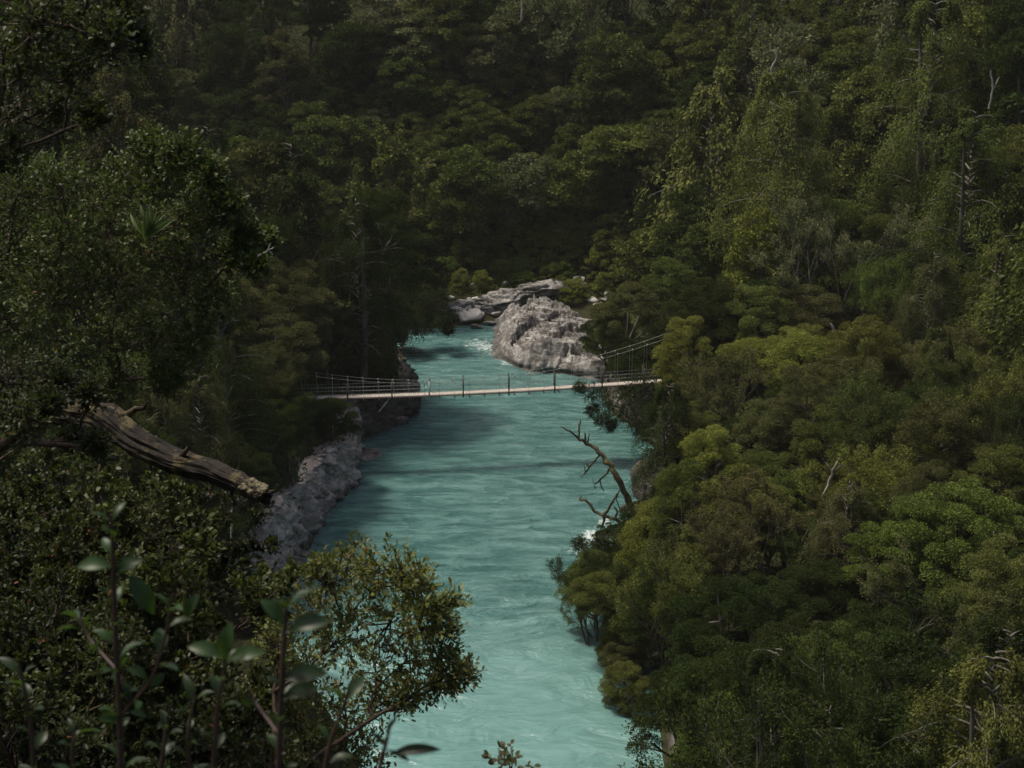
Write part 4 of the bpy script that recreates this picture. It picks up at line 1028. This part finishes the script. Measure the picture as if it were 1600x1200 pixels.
# river-view bush at bottom centre
cluster_plant('bush', gpt(-2.6, 11.0, -0.1), [(505, 900, 26), (545, 885, 34), (590, 890, 36), (630, 900, 34), (655, 925, 22), (560, 940, 42), (610, 960, 46), (655, 975, 34), (690, 955, 18), (645, 1030, 40), (700, 1045, 22), (585, 1040, 44), (530, 1000, 40), (490, 960, 34), (480, 1050, 44), (540, 1110, 44), (600, 1100, 34), (460, 1130, 50), (690, 1000, 24), (722, 1055, 12), (480, 1180, 50), (400, 1110, 44), (420, 1190, 50), (560, 1180, 40), (640, 1090, 18), (350, 1160, 50), (685, 1075, 12), (430, 1010, 30)],
              12.6, 0.55, 0.066, 66, 55, FB, TW, (0.100, 0.108, 0.022), 'olive and bronze bush with tangled twigs in front of the pale river', 'bush', trunk_r=0.10, lw=0.38, outv=0.9)

# the broken log
def log():
    pts = [(-60, 560, 24), (20, 612, 25), (100, 642, 26), (165, 652, 28), (215, 692, 25), (275, 722, 20), (330, 735, 19), (378, 756, 16), (404, 770, 13), (416, 776, 8)]
    y0 = 14.0; C = np.array([at_y(u, v, y0 + 0.9 - 0.3 * i) for i, (u, v, _) in enumerate(pts)]); rr = np.array([r * 11.6 / FPX for *_, r in pts])
    n = 260; sides = 96; s = np.linspace(0, len(pts) - 1, n)
    P = np.stack([np.interp(s, range(len(pts)), C[:, i]) for i in range(3)], -1); r = np.interp(s, range(len(pts)), rr)
    for _ in range(14): P[1:-1] = (P[:-2] + 2 * P[1:-1] + P[2:]) / 4; r[1:-1] = (r[:-2] + 2 * r[1:-1] + r[2:]) / 4
    t = unit(np.gradient(P, axis=0)); a = unit(np.cross(t, np.array([0, 0, 1.0]))); b = np.cross(a, t)
    th = np.linspace(0, 2 * math.pi, sides, endpoint=False)
    L = np.cumsum(np.concatenate([[0], np.linalg.norm(np.diff(P, axis=0), axis=1)]))
    TH, LL = np.meshgrid(th, L); tw = TH + 0.10 * LL
    LL = LL + 0.15 * fbm(np.stack([np.cos(TH), np.sin(TH), LL], -1), 2); q_ = np.stack([np.cos(tw) * 2.2, np.sin(tw) * 2.2, LL * 0.9], -1)
    d = 0.42 * fbm(q_ * np.array([.8, .8, 1.3]), 3) + 0.24 * fbm(np.stack([np.cos(tw) * 6, np.sin(tw) * 6, LL * 0.7], -1), 4, 0.6, True) - 0.1
    d += 0.15 * fbm(np.stack([np.cos(tw) * 16, np.sin(tw) * 16, LL * 1.3], -1), 3, 0.6, True)
    endk = sst(L[-1] - 0.45, L[-1] - 0.1, LL); d += endk * (0.95 * fbm(np.stack([np.cos(TH) * 3, np.sin(TH) * 3, LL * 7], -1), 3))
    R = r[:, None] * (1 + d)
    V = P[:, None] + R[..., None] * (np.cos(TH)[..., None] * a[:, None] + np.sin(TH)[..., None] * b[:, None])
    i = np.arange(n * sides).reshape(n, sides); j = np.roll(i, -1, 1); F = np.stack([i[:-1], j[:-1], j[1:], i[1:]], -1).reshape(-1, 4)
    V = V.reshape(-1, 3); V = np.concatenate([V, P[-1:] - t[-1:] * 0.12]); cap = np.stack([i[-1], j[-1], np.full(sides, n * sides)], -1)
    o0 = P[60]
    root = obj('broken_log', mesh_np('broken_log', V - o0, [F, cap], MAT['bark_brown'], True), loc=o0)
    tag(root, 'thick fibrous broken log with a jagged lichen-covered end, on the left', 'log')
    sp_ = []; rs_ = np.random.RandomState(12)
    for q in range(22):
        a0 = rs_.rand() * 6.28; st_ = P[-12] + r[-12] * rs_.uniform(0.3, 0.95) * (math.cos(a0) * a[-12] + math.sin(a0) * b[-12]); dr = unit(t[-12] + rs_.normal(size=3) * 0.22)
        L2 = rs_.uniform(0.06, 0.2); sp_.append((np.array([st_ + dr * L2 * f_ + rs_.normal(size=3) * 0.006 for f_ in (0, .35, .7, 1)]) - o0, np.array([.028, .022, .012, .003])))
    for (i0_, aa, L2, r2) in ((150, 1.3, 0.30, 0.035), (95, 1.9, 0.42, 0.045), (190, -1.4, 0.22, 0.025)):
        st_ = P[i0_] + 0.6 * r[i0_] * (math.cos(aa) * a[i0_] + math.sin(aa) * b[i0_]); dr = unit(math.cos(aa) * a[i0_] + math.sin(aa) * b[i0_] + 0.9 * t[i0_])
        sp_.append((np.array([st_ + dr * L2 * f_ + rs_.normal(size=3) * 0.015 for f_ in (0, .3, .6, .85, 1)]) - o0, r2 * np.array([1.3, .9, .7, .5, .3])))
    v_, f_ = tubes(sp_, 7); obj('splinters', mesh_np('splinters', v_, f_, MAT['bark_brown'], True), root)['kind'] = 'stuff'
    # moss and lichen lumps on the end and along the top
    rl = np.random.RandomState(8); lp = []
    vv, ff = ICO[4]
    for m_ in range(46):
        if m_ < 26: ii_ = rl.randint(n - 50, n - 6); aa = rl.uniform(0.2, 2.9)
        else: ii_ = rl.randint(70, n - 50); aa = rl.uniform(1.0, 2.2)
        c = P[ii_] + r[ii_] * 1.12 * (math.cos(aa) * a[ii_] + math.sin(aa) * b[ii_]); rad = rl.uniform(0.010, 0.028) * (1.25 if m_ < 26 else 0.45)
        w_ = vv * rad * (1 + 0.5 * fbm(vv * 2.5 + m_, 3))[:, None] * np.array([1.3, 1, .8])
        lp.append((w_ + c - o0, ff))
    v_, f_ = merge(lp); k2 = plain('lichen', (0.13, 0.11, 0.065), 0.9); obj('lichen', mesh_np('lichen', v_, f_, k2, True), root)['kind'] = 'stuff'
log()
# flax-like tuft perched in the near tree
rf = np.random.RandomState(4); c0 = at_y(232, 372, 21.3); Pq, Dq, sz = [], [], []
for i in range(17):
    a = rf.uniform(-1.1, 1.0); Pq.append(c0 + rf.normal(size=3) * 0.03); Dq.append((math.sin(a), rf.normal() * 0.4, math.cos(a) * 1.2)); sz.append(rf.uniform(0.32, 0.5))
v_, f_ = leaves(T_HERO, np.array(Pq) - c0, np.array(Dq), unit(np.array([(rf.normal() * 0.3, -1, 0.4) for _ in Pq])), np.array(sz), 0.28)
tag(obj('flax_tuft', mesh_np('flax_tuft', v_, f_, FN), loc=c0, color=(0.075, 0.10, 0.03)), 'tuft of long strap leaves perched in the near left tree', 'plant')

# dead branches leaning over the river and pale snags in the forest
def px_branch(name, segs, y0, label, bm, base_ix=0, yj=0.5, seed=1):
    r = np.random.RandomState(seed); lines = []
    for pts in segs:
        P = np.array([at_y(u, v, y0 + yj * math.sin(u * 0.05) ) for u, v, _ in pts]); R = np.array([p[2] for p in pts]) * y0 / FPX
        n = (len(pts) - 1) * 4 + 1; t = np.linspace(0, len(pts) - 1, n)
        Q = np.stack([np.interp(t, range(len(pts)), P[:, i]) for i in range(3)], -1); Q[1:-1] += r.normal(size=(n - 2, 3)) * R.mean() * 0.35
        lines.append((Q, np.interp(t, range(len(pts)), R) * (1 + 0.25 * r.rand(n))))
    o0 = lines[0][0][0]; v_, f_ = tubes([(q - o0, rr) for q, rr in lines], 8)
    return tag(obj(name, mesh_np(name, v_, f_, bm, True), loc=o0), label, 'dead tree')
px_branch('dead_tree', [
    [(1004, 850, 6.5), (997, 820, 6), (988, 795, 5.2), (975, 765, 4.6), (962, 740, 4.2), (948, 720, 3.8), (930, 702, 3.0), (914, 690, 2.6), (900, 681, 1.6), (886, 672, 1.1), (876, 667, .7)],
    [(904, 684, 1.6), (905, 668, 1.5), (907, 656, .9)], [(914, 690, 1.4), (915, 678, 1.2), (912, 676, .6)], [(918, 692, 1.2), (920, 682, .8), (921, 676, .5)],
    [(936, 712, 1.6), (930, 720, 1.4), (921, 730, 1.5), (914, 740, 1.2), (906, 745, .6)], [(921, 730, 1), (915, 724, .7), (917, 718, .5)], [(915, 738, 1), (913, 728, .6)],
    [(953, 733, 1.6), (945, 743, 1.4), (936, 751, 1.3), (929, 757, 1), (930, 764, .7)], [(938, 750, 1), (940, 762, .9), (944, 768, .6)], [(929, 757, .8), (925, 748, .5)],
    [(997, 836, 3.6), (975, 818, 3.0), (955, 810, 2.6), (942, 805, 2.4), (930, 800, 2.4), (922, 788, 2.2), (914, 781, 1.8), (905, 782, 1.6), (909, 775, .8)],
    [(942, 806, 3.0), (950, 796, 2.2), (958, 783, 1.8), (966, 770, 1.1), (969, 764, .7)], [(944, 806, 2.6), (943, 818, 1.6), (938, 828, 1.1), (936, 838, .7)],
    [(962, 812, 1.6), (964, 800, 1.5), (960, 792, 1.1)], [(975, 818, 1.5), (977, 802, 1.2), (977, 790, .8)], [(966, 772, .8), (963, 780, .9), (970, 800, .9)],
    [(966, 812, 1.3), (967, 824, 1.2), (971, 838, .8)]], 103.0, 'bare mossy dead tree leaning out over the river from the right bank', bark_mat('bark_mossy', (0.035, 0.028, 0.018), (0.12, 0.09, 0.05), 3.0, lichen=(0.14, 0.12, 0.04)), yj=0.6, seed=3)
SNAGS = [  # traced pale stems: sight-line points, label
 ([[(1335, 560, 1.6), (1318, 535, 2.0), (1305, 520, 1.8), (1298, 505, 1.4)], [(1305, 520, 1), (1302, 508, .7)]], 118, 'pale leaning snag in the dark gap above the yellow-green crowns'),
 ([[(1122, 500, 1.2), (1135, 498, 1.2), (1150, 494, 1.1), (1168, 488, .9)]], 128, 'short pale dead branch above the right end of the bridge'),
 ([[(1105, 640, 2.4), (1101, 600, 2.0), (1098, 575, 1.2)], [(1112, 640, 2.6), (1114, 600, 2.0), (1112, 572, 1.2)], [(1118, 620, 2), (1120, 590, 1.5), (1118, 580, .8)]], 112, 'cluster of pale broken stems left of the brown see-through tree'),
 ([[(1308, 470, 3), (1308, 440, 2.4), (1300, 415, 1.8), (1292, 390, 1)], [(1308, 440, 2), (1318, 420, 1.5), (1326, 395, .9)], [(1308, 445, 1.6), (1312, 410, 1.3), (1314, 380, .8)], [(1303, 425, 1.2), (1288, 405, 1), (1280, 385, .6)], [(1318, 420, 1), (1335, 405, .9), (1340, 390, .5)]], 134, 'pale bare tree fanning upward in the middle of the right hillside'),
 ([[(1385, 455, 1.3), (1370, 445, 1.5), (1360, 432, 1.3), (1352, 428, .7)], [(1400, 458, 1.4), (1404, 440, 1.2), (1398, 425, .9)]], 135, 'pair of curved white dead branches on the right hillside'),
 ([[(1277, 795, 2.0), (1290, 765, 2.0), (1303, 735, 1.8), (1312, 715, 1.4)], [(1300, 740, 1.2), (1290, 722, 1.0)], [(1303, 735, 1.2), (1318, 725, .8)]], 84, 'pale forked trunk under the tall olive tree of the right bank'),
 ([[(1555, 1010, 2.0), (1556, 950, 1.9), (1552, 880, 1.7), (1553, 830, 1.2)]], 68, 'long straight pale trunk near the right edge'),
 ([[(1480, 1180, 2), (1478, 1120, 1.8), (1474, 1090, 1.4)]], 62, 'short pale trunk low on the right'),
 ([[(605, 470, 1.6), (604, 430, 1.5), (598, 395, 1.3), (594, 370, 1.1), (590, 345, .8)], [(598, 395, 1.1), (612, 370, .9), (618, 350, .6)], [(600, 410, 1), (590, 390, .8), (585, 370, .6)]], 139, 'pale forked stem rising above the dark left bank trees'),
 ([[(1210, 130, 1.5), (1205, 110, 1.4), (1213, 90, 1.2), (1210, 72, .9)], [(1205, 112, 1), (1196, 126, .8)]], 150, 'white crooked dead top on the upper right hillside'),
 ([[(1545, 170, 1.4), (1552, 140, 1.3), (1548, 110, 1.0)], [(1552, 140, 1), (1562, 120, .8)]], 128, 'white dead top near the upper right corner'),
 ([[(815, 32, 1.4), (816, 12, 1.4), (815, -10, 1.2)]], 190, 'thin white trunk at the very top centre'),
 ([[(362, 800, 1.8), (365, 770, 1.6), (358, 742, 1.3), (352, 730, .9)], [(362, 820, 1.6), (361, 840, 1.4)]], 30, 'bare lichen-pale stem standing below the broken log'),
 ([[(1180, 1035, 1.8), (1205, 1028, 1.6), (1225, 1018, 1.3), (1238, 1005, 1)], [(1225, 1018, 1), (1228, 1006, .8)]], 76, 'thin crooked pale branch over the dark lower right gap'),
]
for i, (segs, y0, lab) in enumerate(SNAGS):
    q0 = at_y(segs[0][0][0], segs[0][0][1], y0)
    px_branch('dead_tree' if i != 6 and i != 7 else 'bare_trunk', segs, y0, lab, BX, seed=20 + i, yj=0.4)
px_branch('dead_twig', [[(400, 402, 1.6), (412, 396, 1.5), (420, 390, 1.2), (428, 386, .7)], [(418, 391, 1), (423, 380, .7)], [(420, 390, 1), (426, 398, .6)]], 22.0, 'forked white twig at the tip of the near left tree', BX, seed=61, yj=0.1)

# ------------------------------------------------------------------ out-of-focus saplings right in front of the viewer
k = M('glossy_leaf'); geo = k.n('ShaderNodeNewGeometry'); isl = geo.outputs['Random Per Island']; oi = k.n('ShaderNodeObjectInfo')
br_ = k.math('ADD', k.math('MULTIPLY', isl, 0.9), 0.6)
tcn = k.noise(k.n('ShaderNodeTexCoord').outputs['Object'], 55.0, 5, 0.65)
c = k.n('ShaderNodeHueSaturation', {'Color': oi.outputs['Color'], 'Value': k.math('MULTIPLY', k.math('MULTIPLY', br_, 0.8), k.math('ADD', k.math('MULTIPLY', tcn, 0.9), 0.30))}).outputs[0]
c = k.mix(k.ramp(tcn, [(0.66, 0.0), (0.70, 1.0)]), c, (0.10, 0.07, 0.025))
a_ = k.n('ShaderNodeBsdfPrincipled', {'Base Color': c, 'Roughness': 0.42, 'Specular IOR Level': 0.32}).outputs[0]
b_ = k.n('ShaderNodeBsdfTranslucent', {'Color': k.mix(0.5, c, (0.12, 0.22, 0.02))}).outputs[0]
MAT['glossy_leaf'] = k.surf(k.n('ShaderNodeMixShader', {0: 0.28, 1: a_, 2: b_}).outputs[0])
def sapling(stems, y0, label, seed, leaf=0.075, color=(0.035, 0.075, 0.02), step=0.033, extra=(), ewid=0.8):
    r = np.random.RandomState(seed); lines, P, D, N, Z, Wd = [], [], [], [], [], []
    for pts in stems:
        Q = np.array([at_y(u, v, y0 + dy) for u, v, _, dy in pts]); R = np.array([p[2] for p in pts]) * y0 / FPX
        n = (len(pts) - 1) * 6 + 1; t = np.linspace(0, len(pts) - 1, n)
        Q = np.stack([np.interp(t, range(len(pts)), Q[:, i]) for i in range(3)], -1); Rn = np.interp(t, range(len(pts)), R)
        for _ in range(3): Q[1:-1] = (Q[:-2] + 2 * Q[1:-1] + Q[2:]) / 4
        lines.append((Q, Rn)); L = np.cumsum(np.concatenate([[0], np.linalg.norm(np.diff(Q, axis=0), axis=1)])); T = unit(np.gradient(Q, axis=0))
        s = 0.0; ph = r.rand() * 6
        while s < L[-1]:
            q = np.array([np.interp(s, L, Q[:, i]) for i in range(3)]); tt = np.array([np.interp(s, L, T[:, i]) for i in range(3)])
            m = 1 if s < L[-1] - 0.05 else 2
            for _ in range(m):
                ph += 2.4; a = unit(np.cross(tt, np.array([0.1, 1, 0.05]))); b = np.cross(tt, a)
                o = math.cos(ph) * a + math.sin(ph) * b; up = 0.35 + 0.7 * (s / L[-1]) + r.normal() * 0.15
                P.append(q + o * 0.004); D.append(unit(o + tt * up)); N.append(unit(tt * 1.2 - o * 0.6 + r.normal(size=3) * 0.3)); Z.append(leaf * 0.88 * r.uniform(0.5, 1.1)); Wd.append(r.uniform(0.65, 0.95))
            s += step * r.uniform(0.6, 1.5)
    for (u, v, du, dv, ln, nx_) in extra:      # single leaves that stand out: base, pointing direction in the picture, length
        P.append(at_y(u, v, y0)); e = at_y(u + du, v + dv, y0 - 0.01) - P[-1]; D.append(unit(e)); N.append(unit(np.array([nx_, -0.7, 0.8]))); Z.append(ln * y0 / FPX); Wd.append(ewid)
    o0 = lines[0][0][0]
    root = obj('sapling', None, loc=o0)
    v_, f_ = leaves(T_HERO, np.array(P) - o0, np.array(D), np.array(N), np.array(Z), np.array(Wd)); obj('crown', mesh_np('crown', v_, f_, MAT['glossy_leaf'], True), root, color=color)
    tv, tf = tubes([(q - o0, rr) for q, rr in lines], 8); obj('stem', mesh_np('stem', tv, tf, plain('stem_bark', (0.045, 0.025, 0.02), 0.6), True), root)
    return tag(root, label, 'sapling', 'saplings in front of the viewer')
sapling([[(195, 1900, 7, 0), (190, 1250, 6, 0), (187, 1100, 5.5, 0), (180, 980, 5, 0), (177, 880, 4.5, 0), (175, 830, 3, 0), (172, 800, 2, 0)],
         [(188, 1120, 3, 0), (240, 1060, 3, -.05), (262, 980, 2.5, -.05), (270, 930, 2, -.05)], [(185, 1050, 3, 0), (140, 1000, 2.5, .08), (118, 960, 2, .1)]],
        2.6, 'tallest blurred sapling with broad leaves in the bottom left foreground', 71, 0.068, extra=[(178, 885, -62, -5, 62, 0.1), (180, 895, 45, -28, 55, -.2), (240, 960, -35, -60, 80, .2), (290, 965, 20, -45, 50, .1)])
sapling([[(432, 1900, 7, 0), (434, 1250, 6, 0), (438, 1120, 5.5, 0), (443, 1020, 5, 0), (446, 960, 3.5, 0), (448, 938, 2, 0)], [(438, 1150, 3, 0), (400, 1100, 2.5, .1), (380, 1060, 2, .1)]],
        2.3, 'upright blurred sapling standing before the olive and bronze bush', 72, 0.062, (0.03, 0.06, 0.02), 0.05, extra=[(450, 985, 70, -22, 76, -.1), (446, 975, -40, -45, 62, .1), (442, 1090, 62, -22, 66, -.2), (440, 1060, 80, -15, 80, .2)])
sapling([[(500, 1900, 6, 0), (500, 1250, 5, 0), (515, 1160, 4, 0), (535, 1110, 3.5, 0), (545, 1075, 2, 0)], [(350, 1900, 5, .1), (330, 1250, 5, .1), (340, 1100, 4, .1), (352, 1040, 3, .1), (354, 1010, 2, .1)]],
        2.4, 'low blurred twin-stemmed sapling between the two upright ones', 73, 0.065, (0.035, 0.07, 0.02), 0.045, extra=[(352, 1030, 5, -58, 70, 0), (352, 1025, -62, -20, 66, .1), (356, 1030, 66, -18, 66, -.1)])
sapling([[(560, 1900, 5, 0), (580, 1250, 5, 0), (598, 1180, 4, 0), (606, 1150, 3, 0), (610, 1130, 2, 0)]], 2.2,
        'dark sapling tip with one long curved leaf against the pale water', 74, 0.04, (0.02, 0.03, 0.015), 0.09, extra=[(608, 1180, 82, -14, 92, 0.0), (606, 1150, 14, -40, 44, -.3), (604, 1172, 34, 14, 46, .2), (600, 1165, -22, -26, 40, .2)], ewid=0.42)
sapling([[(60, 1900, 6, 0), (55, 1250, 5, 0), (50, 1150, 4, 0), (40, 1080, 3, 0), (30, 1040, 2, 0)], [(250, 1900, 5, .1), (240, 1260, 5, .1), (255, 1180, 4, .1), (262, 1120, 3, .1)]], 2.8,
        'blurred leafy sapling in the bottom left corner', 75, 0.07, (0.028, 0.055, 0.018), 0.035)
sapling([[(300, 1900, 6, .2), (300, 1250, 5, .2), (292, 1160, 4, .2), (300, 1110, 3, .2), (306, 1085, 2, .2)], [(120, 1900, 6, .1), (122, 1250, 5, .1), (112, 1180, 4, .1), (118, 1140, 2, .1)]],
        2.7, 'small blurred sapling pair at the bottom between the corner and the tallest sapling', 77, 0.066, (0.028, 0.055, 0.018), 0.035)
px_ = cluster_plant('sapling', (0.02, 8.0, at_y(790, 1260, 8.0)[2]), [(788, 1192, 7), (797, 1198, 6), (780, 1200, 5)], 8.0, 0.03, 0.05, 5, 76, FB, TW, (0.06, 0.06, 0.02), 'tiny leafy shoot poking up at the bottom edge over the water', 'sapling', trunk_r=0.03)

# ------------------------------------------------------------------ labels: look first, then the nearest landmark
LANDMARKS = [('top left corner', 0, 0), ('middle of the top edge', 800, 0), ('top right corner', 1600, 0), ('middle of the right edge', 1600, 600), ('bottom right corner', 1600, 1200), ('granite outcrop', 850, 510),
    ('largest white boulder', 735, 495), ("bridge's left end", 470, 610), ("bridge's right end", 1040, 590), ('leaning dead tree', 960, 750), ('flat yellow-green ridge tree', 1190, 565), ('fan-shaped bare tree', 1308, 420),
    ('brightest green domed tree', 1500, 850), ('broken log', 250, 700), ('near leafy tree', 250, 350), ('bronze bush', 600, 950), ('pale forked stem', 600, 400), ('long straight pale trunk', 1553, 960), ('crooked white treetop', 1205, 100),
    ('broad drooping conifer', 1220, 270), ('ragged tree over the rapids', 920, 900), ('curved white branches', 1385, 440), ('black fringe at the bend', 660, 500), ('crooked pale branch', 1210, 1025), ('left cliff', 520, 740),
    ('tallest sapling', 180, 900), ('bottom left corner', 0, 1200), ('forked pale trunk', 1295, 750)]
DIRS = ['right of', 'down and right of', 'below', 'down and left of', 'left of', 'up and left of', 'above', 'up and right of']
def auto_labels():
    def options(u, v):
        L = sorted(LANDMARKS, key=lambda l: math.hypot(l[1] - u, l[2] - v))
        for nm, lu, lv in L[:9]:
            d = math.hypot(lu - u, lv - v); k8 = int(round(math.atan2(v - lv, u - lu) / (math.pi / 4))) % 8
            w = 'just ' if d < 70 else '' if d < 150 else 'well ' if d < 260 else 'far '
            yield f"{w}{DIRS[k8]} the {nm}"
    used = set(o.get('label') for o in S.objects)
    for root, tone, form, cat, u, v, rad in sorted(AUTO, key=lambda a: -a[6]):
        for pre in ('', 'small '):
            lab = next((l for l in (f"{pre}{tone} {form} {cat} {w}" for w in options(u, v)) if l not in used), None)
            if lab: break
        lab = lab or f"{tone} {form} {cat} among its neighbours"
        used.add(lab); root['label'] = lab
auto_labels()

# ------------------------------------------------------------------ added to lift the dark tones: thin haze
LIFT_HAZE = 0.00010
if LIFT_HAZE:
    v_, f_ = box(-170, 200, -40, 345, -6, 175)
    k = M('lift_haze_air'); pv_ = k.n('ShaderNodeVolumePrincipled', {'Color': (0.85, 0.85, 0.82, 1), 'Density': LIFT_HAZE, 'Anisotropy': 0.0})
    k.t.links.new(pv_.outputs[0], k.out.inputs['Volume'])
    tag(obj('lift_haze', mesh_np('lift_haze', v_, f_, k.m)), kind='stuff')
